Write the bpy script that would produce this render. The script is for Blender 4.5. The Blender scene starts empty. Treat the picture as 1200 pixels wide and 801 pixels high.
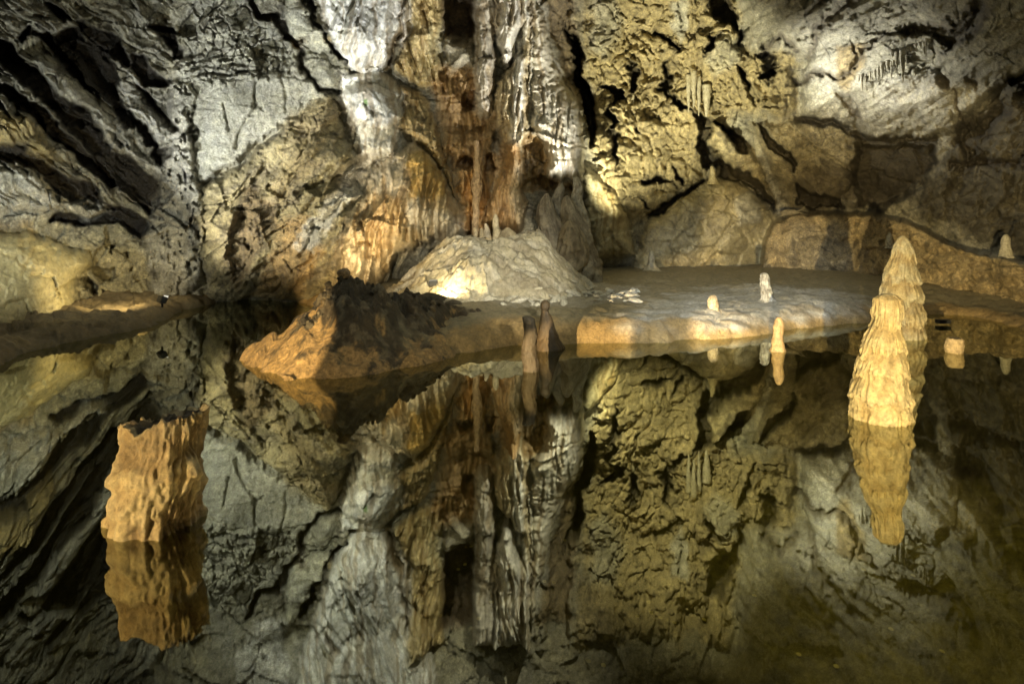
import bpy, bmesh, math, random
import numpy as np
from mathutils import Vector

scene = bpy.context.scene
COL = scene.collection
random.seed(7)

# ------------------------------------------------------------------ camera
F, HZ, CX, H = 667.0, 265.0, 600.0, 1.7          # focal (px), horizon row, centre column, camera height above the water
cam = bpy.data.cameras.new("camera")
cam.sensor_width = 36.0
cam.lens = 36.0 * F / 1200.0
cam.shift_y = -(400.5 - HZ) / 1200.0
cam.clip_end = 200.0
cam_ob = bpy.data.objects.new("camera", cam)
cam_ob.location = (0, 0, H)
cam_ob.rotation_euler = (math.radians(90), 0, 0)
COL.objects.link(cam_ob)
scene.camera = cam_ob

# ------------------------------------------------------------------ world, exposure
world = bpy.data.worlds.new("World")
scene.world = world
world.use_nodes = True
world.node_tree.nodes["Background"].inputs[0].default_value = (0.0, 0.0, 0.0, 1)   # underground: no sky
scene.view_settings.view_transform = 'Standard'
scene.view_settings.look = 'None'
scene.view_settings.exposure = 0.12
scene.view_settings.gamma = 1.0


def P(px, py, d):
    return Vector(((px - CX) / F * d, d, H - (py - HZ) / F * d))


def W(px, py, z=0.0):
    d = (H - z) * F / (py - HZ)
    return ((px - CX) / F * d, d)


# ------------------------------------------------------------------ cave lamps and added lights
def spot(name, loc, target, watts, color, cone, blend=0.3, radius=0.03):
    l = bpy.data.lights.new(name, 'SPOT')
    l.energy = watts
    l.color = color
    l.spot_size = math.radians(cone)
    l.spot_blend = blend
    l.shadow_soft_size = radius
    o = bpy.data.objects.new(name, l)
    o.location = loc
    o.rotation_euler = (Vector(target) - Vector(loc)).to_track_quat('-Z', 'Y').to_euler()
    COL.objects.link(o)
    return o


def on_flat(px, py, h):
    """a lamp standing h above the mud flat"""
    x, y = W(px, py, 0.36)
    return (x, y, 0.36 + h)


WARM = (1.0, 0.75, 0.40)
WARM2 = (1.0, 0.78, 0.40)
GOLD = (1.0, 0.80, 0.42)
COOL = (0.93, 0.97, 1.0)
spot("lamp_walkway_right", (-1.4, -3.8, 0.35), (9.6, 15, 0.95), 12500, WARM2, 25, 0.25, 0.02)
spot("lamp_walkway_left", (-3.5, 1.1, 0.5), (-2.1, 3.3, 0.3), 420, WARM, 40, 0.3, 0.02)
spot("lamp_walkway_left_far", (-2.15, 0.5, 0.42), (1.75, 8.3, -1.15), 8500, WARM, 25, 0.2, 0.01)
spot("lamp_pale_wall", (-7.0, 8.6, 0.9), P(305, 75, 13), 1900, COOL, 58, 0.9, 0.05)
spot("added_light_buttress", (-6.6, 8.0, 0.8), P(345, 225, 12.3), 1500, (1.0, 0.94, 0.78), 50, 0.9, 0.05)  # extra light added to brighten the buttress, no known source
spot("lamp_white_flowstone", P(404, 325, 8.6), P(435, -10, 12.5), 1900, COOL, 42, 0.9, 0.05)
spot("lamp_mound", P(512, 338, 10.3), P(590, 285, 12.6), 75, GOLD, 150, 0.6, 0.05)

spot("lamp_orange_apron", P(420, 338, 9.6), P(490, 205, 13.4), 480, (1.0, 0.86, 0.6), 90, 1.0, 0.05)
spot("lamp_drapery", on_flat(756, 345, 0.4), P(598, 30, 14), 3000, (1.0, 0.97, 0.88), 54, 1.0, 0.03)
spot("lamp_yellow_wall", on_flat(728, 334, 0.4), P(795, 80, 17), 4400, (1.0, 0.94, 0.66), 68, 0.9, 0.03)
spot("lamp_vault_niche", P(926, 132, 13.7), P(1040, 70, 13.6), 430, (1.0, 0.98, 0.88), 150, 0.9, 0.05)
spot("lamp_right_vault", on_flat(870, 326, 0.5), P(1000, 60, 13), 220, (1.0, 0.98, 0.84), 60, 0.9, 0.05)
spot("added_light_lake_bed", (3.0, 2.5, 7.4), (2.8, 3.0, -0.4), 1900, (1.0, 0.96, 0.70), 34, 0.9, 0.1)  # unseen overhead light, added so the lake bed shows
spot("lamp_mud_flat", (-0.3, 0.2, 2.6), (4.3, 11.0, 0.35), 5200, COOL, 25, 0.8, 0.04)
spot("lamp_walkway_left_rock", (-2.6, 0.6, 0.44), (-2.9, 6.6, 0.3), 5200, WARM, 15, 0.3)
spot("lamp_left_wall", (-6.5, 9.9, 0.62), P(60, 300, 11.5), 120, GOLD, 130, 0.6, 0.05)
spot("lamp_strata", P(-60, 330, 6.2), P(150, 80, 11.5), 850, (0.95, 0.98, 0.9), 110, 0.8, 0.04)
spot("added_fill_behind_camera", (0.5, -1.5, 3.2), (0.5, 13, 3.0), 230, (0.97, 1.0, 0.82), 80, 0.9, 0.4)  # weak wide fill added behind the camera
spot("added_light_mound", (1.6, -1.0, 2.4), P(592, 312, 11.5), 5600, (1.0, 0.93, 0.76), 16, 0.8, 0.05)  # unseen light added from the camera side to lift the mound
spot("added_fill_overhead", (1.0, 6.0, 7.6), (1.0, 6.3, 0), 480, (0.95, 1.0, 0.86), 152, 0.45, 0.2)  # high fill added for even ambient light

# ------------------------------------------------------------------ noise
_rng = np.random.RandomState(11)
_ang = _rng.rand(256 * 256) * 2 * np.pi
_GX, _GY = np.cos(_ang).astype(np.float32), np.sin(_ang).astype(np.float32)
_JX, _JY, _JR = [_rng.rand(256 * 256).astype(np.float32) for _ in range(3)]


def perlin(x, y, seed=0):
    x = np.asarray(x, np.float32) + seed * 17.31
    y = np.asarray(y, np.float32) + seed * 9.77
    xi = np.floor(x); yi = np.floor(y)
    fx = x - xi; fy = y - yi
    xi = xi.astype(np.int32); yi = yi.astype(np.int32)
    x0 = xi & 255; x1 = (xi + 1) & 255; y0 = (yi & 255) * 256; y1 = ((yi + 1) & 255) * 256
    u = fx * fx * fx * (fx * (fx * 6 - 15) + 10); v = fy * fy * fy * (fy * (fy * 6 - 15) + 10)
    a = x0 + y0; n00 = _GX[a] * fx + _GY[a] * fy
    a = x1 + y0; n10 = _GX[a] * (fx - 1) + _GY[a] * fy
    a = x0 + y1; n01 = _GX[a] * fx + _GY[a] * (fy - 1)
    a = x1 + y1; n11 = _GX[a] * (fx - 1) + _GY[a] * (fy - 1)
    n0 = n00 + u * (n10 - n00); n1 = n01 + u * (n11 - n01)
    return (n0 + v * (n1 - n0)) * 1.5


def fbm(x, y, octaves=4, seed=0, gain=0.5):
    r = 0; a = 1.0
    for k in range(octaves):
        r = r + a * perlin(x * 2 ** k, y * 2 ** k, seed + k * 3)
        a *= gain
    return r


def ridged(x, y, octaves=3, seed=0, gain=0.5):
    r = 0; a = 1.0
    for k in range(octaves):
        r = r + a * (1 - 2 * np.abs(perlin(x * 2 ** k, y * 2 ** k, seed + k * 5)))
        a *= gain
    return r


def worley(x, y, seed=0):
    x = np.asarray(x, np.float32) + seed * 13.7; y = np.asarray(y, np.float32) + seed * 5.3
    xi = np.floor(x).astype(np.int32); yi = np.floor(y).astype(np.int32)
    f1 = np.full(x.shape, 9.0, np.float32); f2 = f1.copy(); cid = np.zeros_like(f1)
    for dx in (-1, 0, 1):
        for dy in (-1, 0, 1):
            a = ((xi + dx) & 255) + ((yi + dy) & 255) * 256
            d = np.hypot(xi + dx + _JX[a] - x, yi + dy + _JY[a] - y)
            near = d < f1
            f2 = np.where(near, f1, np.minimum(f2, d))
            cid = np.where(near, _JR[a], cid)
            f1 = np.where(near, d, f1)
    return f1, f2, cid


def facets(x, y, seed=0, tilt=0.9):
    """broken-rock relief: every cell is its own tilted plane"""
    x = np.asarray(x, np.float32) + seed * 13.7; y = np.asarray(y, np.float32) + seed * 5.3
    xi = np.floor(x).astype(np.int32); yi = np.floor(y).astype(np.int32)
    f1 = np.full(x.shape, 9.0, np.float32); val = np.zeros_like(f1)
    for dx in (-1, 0, 1):
        for dy in (-1, 0, 1):
            a = ((xi + dx) & 255) + ((yi + dy) & 255) * 256
            ex = x - (xi + dx + _JX[a]); ey = y - (yi + dy + _JY[a])
            d = ex * ex + ey * ey
            near = d < f1
            val = np.where(near, (_JR[a] - 0.5) + tilt * (_GX[a] * ex + _GY[a] * ey), val)
            f1 = np.where(near, d, f1)
    return val


def sstep(a, b, x):
    t = np.clip((x - a) / (b - a), 0, 1)
    return t * t * (3 - 2 * t)


def seg_dist(u, v, p, q):
    dx, dy = q[0] - p[0], q[1] - p[1]
    t = np.clip(((u - p[0]) * dx + (v - p[1]) * dy) / (dx * dx + dy * dy + 1e-9), 0, 1)
    return np.hypot(u - p[0] - t * dx, v - p[1] - t * dy)


def sdf_poly(u, v, pts):
    d = np.full(u.shape, 1e9, np.float32); inside = np.zeros(u.shape, bool)
    n = len(pts)
    for i in range(n):
        p, q = pts[i], pts[(i + 1) % n]
        d = np.minimum(d, seg_dist(u, v, p, q))
        if p[1] != q[1]:
            c = ((p[1] > v) != (q[1] > v)) & (u < (q[0] - p[0]) * (v - p[1]) / (q[1] - p[1]) + p[0])
            inside ^= c
    return np.where(inside, -d, d)


# ------------------------------------------------------------------ materials
def new_mat(name):
    m = bpy.data.materials.new(name)
    m.use_nodes = True
    return m, m.node_tree.nodes, m.node_tree.links


def rock_material(name, bump=0.5, rough=(0.27, 0.75), scale=1.0, vary=0.45, dist=0.03, spec=0.5):
    m, N, L = new_mat(name)
    b = N["Principled BSDF"]
    at = N.new("ShaderNodeAttribute"); at.attribute_name = "Col"
    geo = N.new("ShaderNodeNewGeometry")
    n1 = N.new("ShaderNodeTexNoise"); n1.inputs["Scale"].default_value = 9 * scale; n1.inputs["Detail"].default_value = 9; n1.inputs["Roughness"].default_value = 0.74
    n2 = N.new("ShaderNodeTexNoise"); n2.inputs["Scale"].default_value = 38 * scale; n2.inputs["Detail"].default_value = 5; n2.inputs["Roughness"].default_value = 0.7
    n3 = N.new("ShaderNodeTexNoise"); n3.inputs["Scale"].default_value = 2.2 * scale; n3.inputs["Detail"].default_value = 4
    for n in (n1, n2, n3):
        L.new(geo.outputs["Position"], n.inputs["Vector"])
    mr = N.new("ShaderNodeMapRange"); mr.inputs[1].default_value = 0.28; mr.inputs[2].default_value = 0.72
    mr.inputs[3].default_value = 1 - vary; mr.inputs[4].default_value = 1 + vary
    L.new(n1.outputs["Fac"], mr.inputs[0])
    n4 = N.new("ShaderNodeTexNoise"); n4.inputs["Scale"].default_value = 2.9 * scale; n4.inputs["Detail"].default_value = 8; n4.inputs["Roughness"].default_value = 0.8
    L.new(geo.outputs["Position"], n4.inputs["Vector"])
    mr4 = N.new("ShaderNodeMapRange"); mr4.inputs[1].default_value = 0.36; mr4.inputs[2].default_value = 0.64
    mr4.inputs[3].default_value = 1 - vary * 0.55; mr4.inputs[4].default_value = 1 + vary * 0.55
    L.new(n4.outputs["Fac"], mr4.inputs[0])
    mm = N.new("ShaderNodeMath"); mm.operation = 'MULTIPLY'
    L.new(mr.outputs[0], mm.inputs[0]); L.new(mr4.outputs[0], mm.inputs[1])
    mul = N.new("ShaderNodeMixRGB"); mul.blend_type = 'MULTIPLY'; mul.inputs[0].default_value = 1
    L.new(at.outputs["Color"], mul.inputs[1]); L.new(mm.outputs[0], mul.inputs[2])
    # warm / cool drift of the mineral colour
    tint = N.new("ShaderNodeMixRGB"); tint.blend_type = 'MULTIPLY'
    tint.inputs[2].default_value = (1.0, 0.97, 0.74, 1)
    L.new(n3.outputs["Fac"], tint.inputs[0]); L.new(mul.outputs[0], tint.inputs[1])
    L.new(tint.outputs[0], b.inputs["Base Color"])
    rr = N.new("ShaderNodeMapRange"); rr.inputs[1].default_value = 0.3; rr.inputs[2].default_value = 0.7
    rr.inputs[3].default_value = rough[0]; rr.inputs[4].default_value = rough[1]
    L.new(n1.outputs["Fac"], rr.inputs[0]); L.new(rr.outputs[0], b.inputs["Roughness"])
    b.inputs["Specular IOR Level"].default_value = spec
    add = N.new("ShaderNodeMath"); add.operation = 'MULTIPLY_ADD'; add.inputs[1].default_value = 0.35
    L.new(n2.outputs["Fac"], add.inputs[0]); L.new(n1.outputs["Fac"], add.inputs[2])
    add2 = N.new("ShaderNodeMath"); add2.operation = 'MULTIPLY_ADD'; add2.inputs[1].default_value = 1.0
    L.new(n4.outputs["Fac"], add2.inputs[0]); L.new(add.outputs[0], add2.inputs[2])
    bp = N.new("ShaderNodeBump"); bp.inputs["Strength"].default_value = bump; bp.inputs["Distance"].default_value = dist
    L.new(add2.outputs[0], bp.inputs["Height"]); L.new(bp.outputs[0], b.inputs["Normal"])
    return m


M_ROCK = rock_material("limestone", 1.0, scale=2.6, dist=0.045, vary=0.68)
M_FLOW = rock_material("calcite_flowstone", 0.7, (0.18, 0.55), 2.0, 0.36, 0.035)
M_STAL = rock_material("stalagmite_calcite", 0.9, (0.3, 0.7), 3.4, 0.45, 0.014)
M_MUD = rock_material("cave_mud", 0.9, (0.35, 0.8), 2.4, 0.5, 0.03)


def plain_mat(name, color, rough=0.5, metal=0.0, emit=None, strength=0):
    m, N, L = new_mat(name)
    b = N["Principled BSDF"]
    b.inputs["Roughness"].default_value = rough; b.inputs["Metallic"].default_value = metal
    n = N.new("ShaderNodeTexNoise"); n.inputs["Scale"].default_value = 60; n.inputs["Detail"].default_value = 4
    r = N.new("ShaderNodeMapRange"); r.inputs[3].default_value = 0.7; r.inputs[4].default_value = 1.3
    L.new(n.outputs["Fac"], r.inputs[0])
    x = N.new("ShaderNodeMixRGB"); x.blend_type = 'MULTIPLY'; x.inputs[0].default_value = 1; x.inputs[1].default_value = (*color, 1)
    L.new(r.outputs[0], x.inputs[2]); L.new(x.outputs[0], b.inputs["Base Color"])
    if emit:
        b.inputs["Emission Color"].default_value = (*emit, 1); b.inputs["Emission Strength"].default_value = strength
    return m


M_METAL = plain_mat("dark_lamp_metal", (0.05, 0.05, 0.05), 0.45, 0.6)
M_LENS = plain_mat("lamp_glass", (0.8, 0.8, 0.75), 0.2, 0, (1.0, 0.93, 0.8), 0.5)
M_COIN = plain_mat("brass_coin", (0.75, 0.62, 0.28), 0.35, 0.3)


def water_material():
    m, N, L = new_mat("still_cave_water")
    N.remove(N["Principled BSDF"])
    out = N["Material Output"]
    gl = N.new("ShaderNodeBsdfGlossy"); gl.inputs["Roughness"].default_value = 0.0; gl.inputs["Color"].default_value = (0.80, 0.81, 0.65, 1)
    tr = N.new("ShaderNodeBsdfTransparent"); tr.inputs["Color"].default_value = (0.62, 0.60, 0.32, 1)
    fr = N.new("ShaderNodeFresnel"); fr.inputs["IOR"].default_value = 1.33
    ma = N.new("ShaderNodeMath"); ma.operation = 'MULTIPLY_ADD'; ma.inputs[1].default_value = 0.8; ma.inputs[2].default_value = 0.34; ma.use_clamp = True
    L.new(fr.outputs[0], ma.inputs[0])
    mix = N.new("ShaderNodeMixShader")
    L.new(ma.outputs[0], mix.inputs[0]); L.new(tr.outputs[0], mix.inputs[1]); L.new(gl.outputs[0], mix.inputs[2])
    L.new(mix.outputs[0], out.inputs["Surface"])
    geo = N.new("ShaderNodeNewGeometry")
    n = N.new("ShaderNodeTexNoise"); n.inputs["Scale"].default_value = 1.3; n.inputs["Detail"].default_value = 3
    L.new(geo.outputs["Position"], n.inputs["Vector"])
    bp = N.new("ShaderNodeBump"); bp.inputs["Strength"].default_value = 0.02; bp.inputs["Distance"].default_value = 0.02
    L.new(n.outputs["Fac"], bp.inputs["Height"]); L.new(bp.outputs[0], gl.inputs["Normal"])
    return m


M_WATER = water_material()


# ------------------------------------------------------------------ object helpers
def make_mesh(name, verts, faces, mat, col=None, origin=(0, 0, 0), parent=None, smooth=True):
    me = bpy.data.meshes.new(name)
    v = np.ascontiguousarray(np.asarray(verts, np.float32) - np.asarray(origin, np.float32))
    f = np.ascontiguousarray(np.asarray(faces, np.int32))
    k = f.shape[1]
    me.vertices.add(len(v)); me.vertices.foreach_set("co", v.ravel())
    me.loops.add(f.size); me.loops.foreach_set("vertex_index", f.ravel())
    me.polygons.add(len(f))
    me.polygons.foreach_set("loop_start", np.arange(0, f.size, k, dtype=np.int32))
    me.polygons.foreach_set("loop_total", np.full(len(f), k, np.int32))
    if smooth:
        me.polygons.foreach_set("use_smooth", np.ones(len(f), bool))
    me.update(calc_edges=True)
    if col is not None:
        a = me.color_attributes.new("Col", 'FLOAT_COLOR', 'POINT')
        c = np.ones((len(v), 4), np.float32); c[:, :3] = col
        a.data.foreach_set("color", c.ravel())
    me.materials.append(mat)
    o = bpy.data.objects.new(name, me)
    COL.objects.link(o)
    if parent:
        o.parent = parent
    else:
        o.location = origin
    return o


def tag(o, label=None, cat=None, group=None, kind=None):
    if label: o["label"] = label
    if cat: o["category"] = cat
    if group: o["group"] = group
    if kind: o["kind"] = kind
    return o


def empty(name, loc):
    o = bpy.data.objects.new(name, None)
    o.location = loc
    o.empty_display_size = 0.2
    COL.objects.link(o)
    return o


# ================================================================== THE CAVE WALL
# one continuous rock sheet on a direction grid from the lake, fine where the lake shore looks at it, coarse elsewhere
def axis(parts):
    r = []
    for a, b, s in parts:
        r.append(np.arange(a, b, s))
    return np.concatenate(r).astype(np.float32)


ua = axis([(-2600, -700, 60), (-700, -200, 20), (-200, -20, 5), (-20, 1222, 1.2), (1222, 1400, 5), (1400, 1900, 20), (1900, 3800, 60)])
va = axis([(-2600, -900, 60), (-900, -420, 18), (-420, -140, 5), (-140, 0, 2.0), (0, 392, 1.2), (392, 480, 6)])
U, V = np.meshgrid(ua, va)
SH = U.shape
TX, TZ = (U - CX) / F, (HZ - V) / F

ctrl = np.array([
    (-250, 0, 6.5), (-250, 300, 6.8), (0, 0, 9.3), (0, 150, 9.2), (0, 270, 9.6), (0, 390, 8.8), (100, 0, 10.5), (100, 150, 10.8), (100, 270, 11.3), (100, 380, 10.6),
    (190, 100, 12.7), (190, 250, 12.9), (170, 350, 12.3), (215, 250, 11.9), (215, 330, 12.1), (230, 100, 12.3), (300, 50, 12.6), (300, 200, 12.6), (300, 350, 12.9), (300, 450, 13),
    (380, 100, 12.9), (400, 200, 12.7), (400, 300, 12.6), (420, 50, 12.7), (420, 350, 13.2), (480, 50, 13.7), (500, 150, 13.7), (490, 250, 13.2), (520, 300, 14),
    (560, 0, 14.8), (560, 150, 14.8), (560, 280, 14.9), (620, 0, 14.3), (620, 150, 14.3), (660, 200, 14.5), (620, 280, 14.8), (690, 100, 16.4), (720, 50, 16.8), (720, 250, 16.4),
    (760, 0, 16.3), (760, 150, 17.2), (800, 220, 18.3), (850, 300, 18.8), (820, 100, 17.3), (900, 100, 16.4), (900, 0, 14.5), (900, 200, 17.8), (950, 250, 19), (1000, 0, 13), (1000, 100, 15),
    (1000, 200, 17.2), (1100, 0, 11.5), (1100, 100, 13), (1100, 200, 15), (1200, 0, 9.5), (1200, 100, 10.6), (1200, 200, 12.2), (1200, 280, 13), (1450, 0, 6.5), (1450, 250, 8),
    (300, -200, 10.5), (600, -200, 11.5), (900, -200, 10), (0, -200, 7.5), (1200, -200, 7.5), (300, -420, 7.5), (600, -420, 8), (900, -420, 7.5), (0, -420, 5.8), (1200, -420, 5.8),
    (0, 450, 9.5), (600, 450, 16.5), (900, 350, 19.5), (900, 450, 19.5), (1200, 450, 13.5), (700, 330, 17.5), (-600, 0, 5.5), (1800, 0, 5.5), (-600, 450, 5.5), (1800, 450, 5.5)], np.float64)


def tps(ctrl, u, v, lam=0.02):
    p = ctrl[:, :2] / 600.0
    n = len(p)
    def ker(r2): return 0.5 * r2 * np.log(r2 + 1e-9)
    K = ker(((p[:, None] - p[None]) ** 2).sum(-1)) + lam * np.eye(n)
    A = np.zeros((n + 3, n + 3)); A[:n, :n] = K; A[:n, n] = 1; A[:n, n + 1:] = p; A[n, :n] = 1; A[n + 1:, :n] = p.T
    w = np.linalg.solve(A, np.concatenate([ctrl[:, 2], np.zeros(3)])).astype(np.float32)
    r = (w[n] + w[n + 1] * u / 600 + w[n + 2] * v / 600).astype(np.float32)
    for i in range(n):
        r2 = (u / 600 - np.float32(p[i, 0])) ** 2 + (v / 600 - np.float32(p[i, 1])) ** 2
        r = r + w[i] * np.float32(0.5) * r2 * np.log(r2 + np.float32(1e-9))
    return r


D0 = tps(ctrl, np.clip(U, -600, 1800), np.clip(V, -420, 450), 0.004)
D0 = np.maximum(D0, 4.5)
# vault overhead and side walls close the chamber
D0 = np.minimum(D0, 7.6 / np.maximum(TZ, 0.02))
D0 = np.minimum(D0, 15.0 / np.maximum(np.abs(TX), 0.02))

# domain warps (pixels at the wall; about 2 cm each)
wx1 = fbm(U / 34, V / 34, 4, 1); wy1 = fbm(U / 34, V / 34, 4, 2)
wxf = fbm(U / 9, V / 9, 3, 3); wyf = fbm(U / 9, V / 9, 3, 4)
UW, VW = U + 5 * wx1 + 1.8 * wxf, V + 5 * wy1 + 1.8 * wyf
disp = np.zeros(SH, np.float32)
col = np.zeros(SH + (3,), np.float32)
flow = np.zeros(SH, np.float32)                       # 0 rock .. 1 smooth flowstone: damps the rock relief


def sub(pts, margin):
    xs = [p[0] for p in pts]; ys = [p[1] for p in pts]
    m = margin + 18
    i0, i1 = np.searchsorted(va, [min(ys) - m, max(ys) + m]); j0, j1 = np.searchsorted(ua, [min(xs) - m, max(xs) + m])
    return slice(max(i0, 0), max(i1, 1)), slice(max(j0, 0), max(j1, 1))


def warped(s, w):
    return U[s] + w * (5 * wx1[s] + 1.8 * wxf[s]), V[s] + w * (5 * wy1[s] + 1.8 * wyf[s])


def mask(pts, soft, w=1.0):
    s = sub(pts, soft)
    u, v = warped(s, w)
    return s, sdf_poly(u, v, pts)


def bulge(pts, h, soft, w=1.0):
    s, d = mask(pts, soft, w)
    t = np.clip(-d / soft, 0, 1)
    disp[s] += h * np.sqrt(1 - (1 - t) ** 2)


def recess(pts, h, soft=4, w=1.0):
    s, d = mask(pts, soft, w)
    disp[s] -= h * sstep(0, 1, -d / soft)


def paint(pts, c, a=1.0, soft=6, w=1.0, grain=0.0):
    s, d = mask(pts, soft, w)
    t = a * sstep(-1, 1, -d / soft + grain * (fbm(U[s] / 14, V[s] / 14, 4, 31)))[..., None]
    col[s] = col[s] * (1 - t) + np.array(c, np.float32) * t


def smooth_region(pts, a=1.0, soft=8, w=1.0):
    s, d = mask(pts, soft, w)
    t = a * sstep(-1, 1, -d / soft)
    flow[s] = np.maximum(flow[s], t)


def crack(line, wdt, h, w=1.0, c=None):
    s = sub(line, wdt * 3)
    u, v = warped(s, w)
    d = np.full(u.shape, 1e9, np.float32)
    for p, q in zip(line[:-1], line[1:]):
        d = np.minimum(d, seg_dist(u, v, p, q))
    k = np.exp(-(d / wdt) ** 2)
    disp[s] -= h * k
    if c is not None:
        kk = (k ** 0.5 * 0.8)[..., None]
        col[s] = col[s] * (1 - kk) + np.array(c, np.float32) * kk


def flutes(pts, wl, amp, ang=0.0, stretch=7.0, soft=8, w=1.0, seed=50, sharp=1.0):
    """hanging folds: ridges that run down the wall (ang = lean in degrees)"""
    s, d = mask(pts, soft, w)
    a = math.radians(ang); ca, sa = math.cos(a), math.sin(a)
    uu, vv = U[s] * ca + V[s] * sa, -U[s] * sa + V[s] * ca
    uu = uu + wl * 0.6 * perlin(uu / (wl * 3), vv / (wl * 4), seed + 1)
    r = 1 - np.abs(perlin(uu / wl, vv / (wl * stretch), seed)) * 2
    r2 = 1 - np.abs(perlin(uu / (wl * 0.42), vv / (wl * stretch * 0.6), seed + 2)) * 2
    t = sstep(-0.2, 1, -d / soft)
    disp[s] += amp * t * (np.sign(r) * np.abs(r) ** sharp + 0.4 * r2)


GREY = (0.31, 0.30, 0.265); PALE = (0.42, 0.41, 0.37); WHITE = (0.70, 0.69, 0.68); OCHRE = (0.31, 0.26, 0.145); BROWN = (0.20, 0.145, 0.085)
DARK = (0.045, 0.036, 0.026); GOLDEN = (0.37, 0.285, 0.12); ORANGE = (0.44, 0.26, 0.10); CREAM = (0.50, 0.44, 0.32); OLIVE = (0.30, 0.265, 0.15)

# ---- overall mineral colour
col[:] = GREY
g = sstep(-0.5, 0.6, fbm(U / 130, V / 130, 4, 21))[..., None]
col[:] = col * (1 - g * 0.5) + np.array(OLIVE, np.float32) * g * 0.5

# ---- left wall: dipping strata
A_ALL = [(-420, -420), (60, -420), (150, -200), (215, 0), (206, 100), (182, 230), (190, 262), (110, 275), (40, 255), (-30, 262), (-420, 300)]
s, d = mask(A_ALL, 30, 0.5)
t = sstep(0, 1, -d / 25)
uu = (U[s] * 0.70 + V[s] * 0.71); vv = (-U[s] * 0.66 + V[s] * 0.75) + 7 * fbm(uu / 50, V[s] / 40, 3, 8)
st = vv / 34.0 + 0.5 * perlin(uu / 90, vv / 60, 9)
saw = st - np.floor(st)
disp[s] += t * (0.34 * (saw ** 0.7) - 0.17) + t * (0.05 * ridged(uu / 70, vv / 9, 3, 12) + 0.10 * facets(uu / 60, vv / 12, 13) + 0.03 * facets(uu / 18, vv / 6, 14))
col[s] = col[s] * (1 - 0.35 * t[..., None]) + np.array(GREY, np.float32) * 0.35 * t[..., None]
dark_bands = [
    [(38, 40), (88, 33), (100, 48), (125, 60), (133, 75), (140, 95), (135, 112), (150, 135), (160, 148), (150, 150), (125, 118), (105, 105), (88, 90), (65, 65), (50, 45)],
    [(90, 27), (110, 30), (140, 45), (142, 55), (152, 68), (152, 78), (125, 60), (108, 48)],
    [(158, 66), (166, 64), (175, 80), (185, 90), (202, 97), (195, 101), (170, 100), (155, 82)],
    [(175, 30), (203, 35), (210, 66), (204, 68), (190, 45)], [(55, 3), (68, 8), (80, 22), (74, 20), (60, 10)],
    [(0, 48), (15, 55), (28, 75), (45, 85), (65, 100), (70, 115), (95, 125), (105, 140), (115, 150), (118, 165), (130, 168), (128, 180), (150, 185), (165, 200), (180, 212), (196, 218), (200, 228), (185, 240), (178, 250), (165, 235), (140, 218), (120, 200), (108, 180), (85, 155), (60, 130), (40, 110), (20, 90), (0, 75), (-40, 45), (-40, 20)],
    [(8, 98), (25, 112), (45, 128), (62, 142), (90, 168), (112, 192), (135, 216), (128, 218), (100, 194), (70, 165), (40, 140), (10, 116), (-20, 95)],
    [(-20, 168), (0, 172), (30, 174), (60, 195), (88, 215), (112, 220), (120, 238), (132, 246), (110, 244), (80, 234), (58, 212), (35, 195), (20, 190), (-20, 182)],
    [(183, 174), (201, 174), (197, 188), (190, 196), (182, 182)], [(150, 128), (165, 145), (180, 160), (186, 172), (176, 168), (160, 150)],
    [(138, 242), (160, 250), (178, 262), (165, 275), (140, 262), (110, 262), (60, 258), (70, 250), (110, 254)],
    [(160, 100), (175, 110), (195, 140), (210, 150), (205, 153), (188, 143), (170, 120)],
    [(20, 44), (34, 32), (36, 36), (24, 48)]]
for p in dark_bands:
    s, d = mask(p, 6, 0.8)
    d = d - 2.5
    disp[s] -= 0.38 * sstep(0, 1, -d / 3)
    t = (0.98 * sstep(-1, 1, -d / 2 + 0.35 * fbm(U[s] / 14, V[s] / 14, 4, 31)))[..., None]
    col[s] = col[s] * (1 - t) + np.array((0.020, 0.015, 0.009), np.float32) * t  # dark brown rock, with the shade of the undersides put into the colour
paint([(0, 130), (30, 138), (52, 156), (68, 188), (60, 194), (30, 172), (-30, 172), (-30, 118)], GOLDEN, 0.85, 6)
bulge([(0, 128), (30, 138), (52, 156), (66, 186), (30, 172), (-30, 172), (-30, 118)], 0.25, 12)
paint([(-20, 262), (40, 262), (45, 280), (10, 290), (-20, 290)], (0.30, 0.21, 0.09), 0.6, 6)
for p in ([(42, 62), (62, 72), (100, 108), (135, 145), (140, 170), (195, 200), (198, 215), (165, 190), (128, 172), (118, 150), (95, 122), (70, 108), (35, 70)],
          [(30, 30), (50, 18), (88, 26), (70, 36), (45, 38)], [(138, 104), (150, 82), (165, 100), (185, 130), (205, 152), (196, 165), (170, 150), (150, 125)],
          [(0, 195), (20, 195), (50, 215), (80, 240), (40, 250), (-20, 240)], [(70, 240), (110, 232), (130, 248), (105, 258)]):
    paint(p, (0.46, 0.45, 0.42), 0.9, 3, 1.0, 0.4)
    bulge(p, 0.14, 6)

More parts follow.
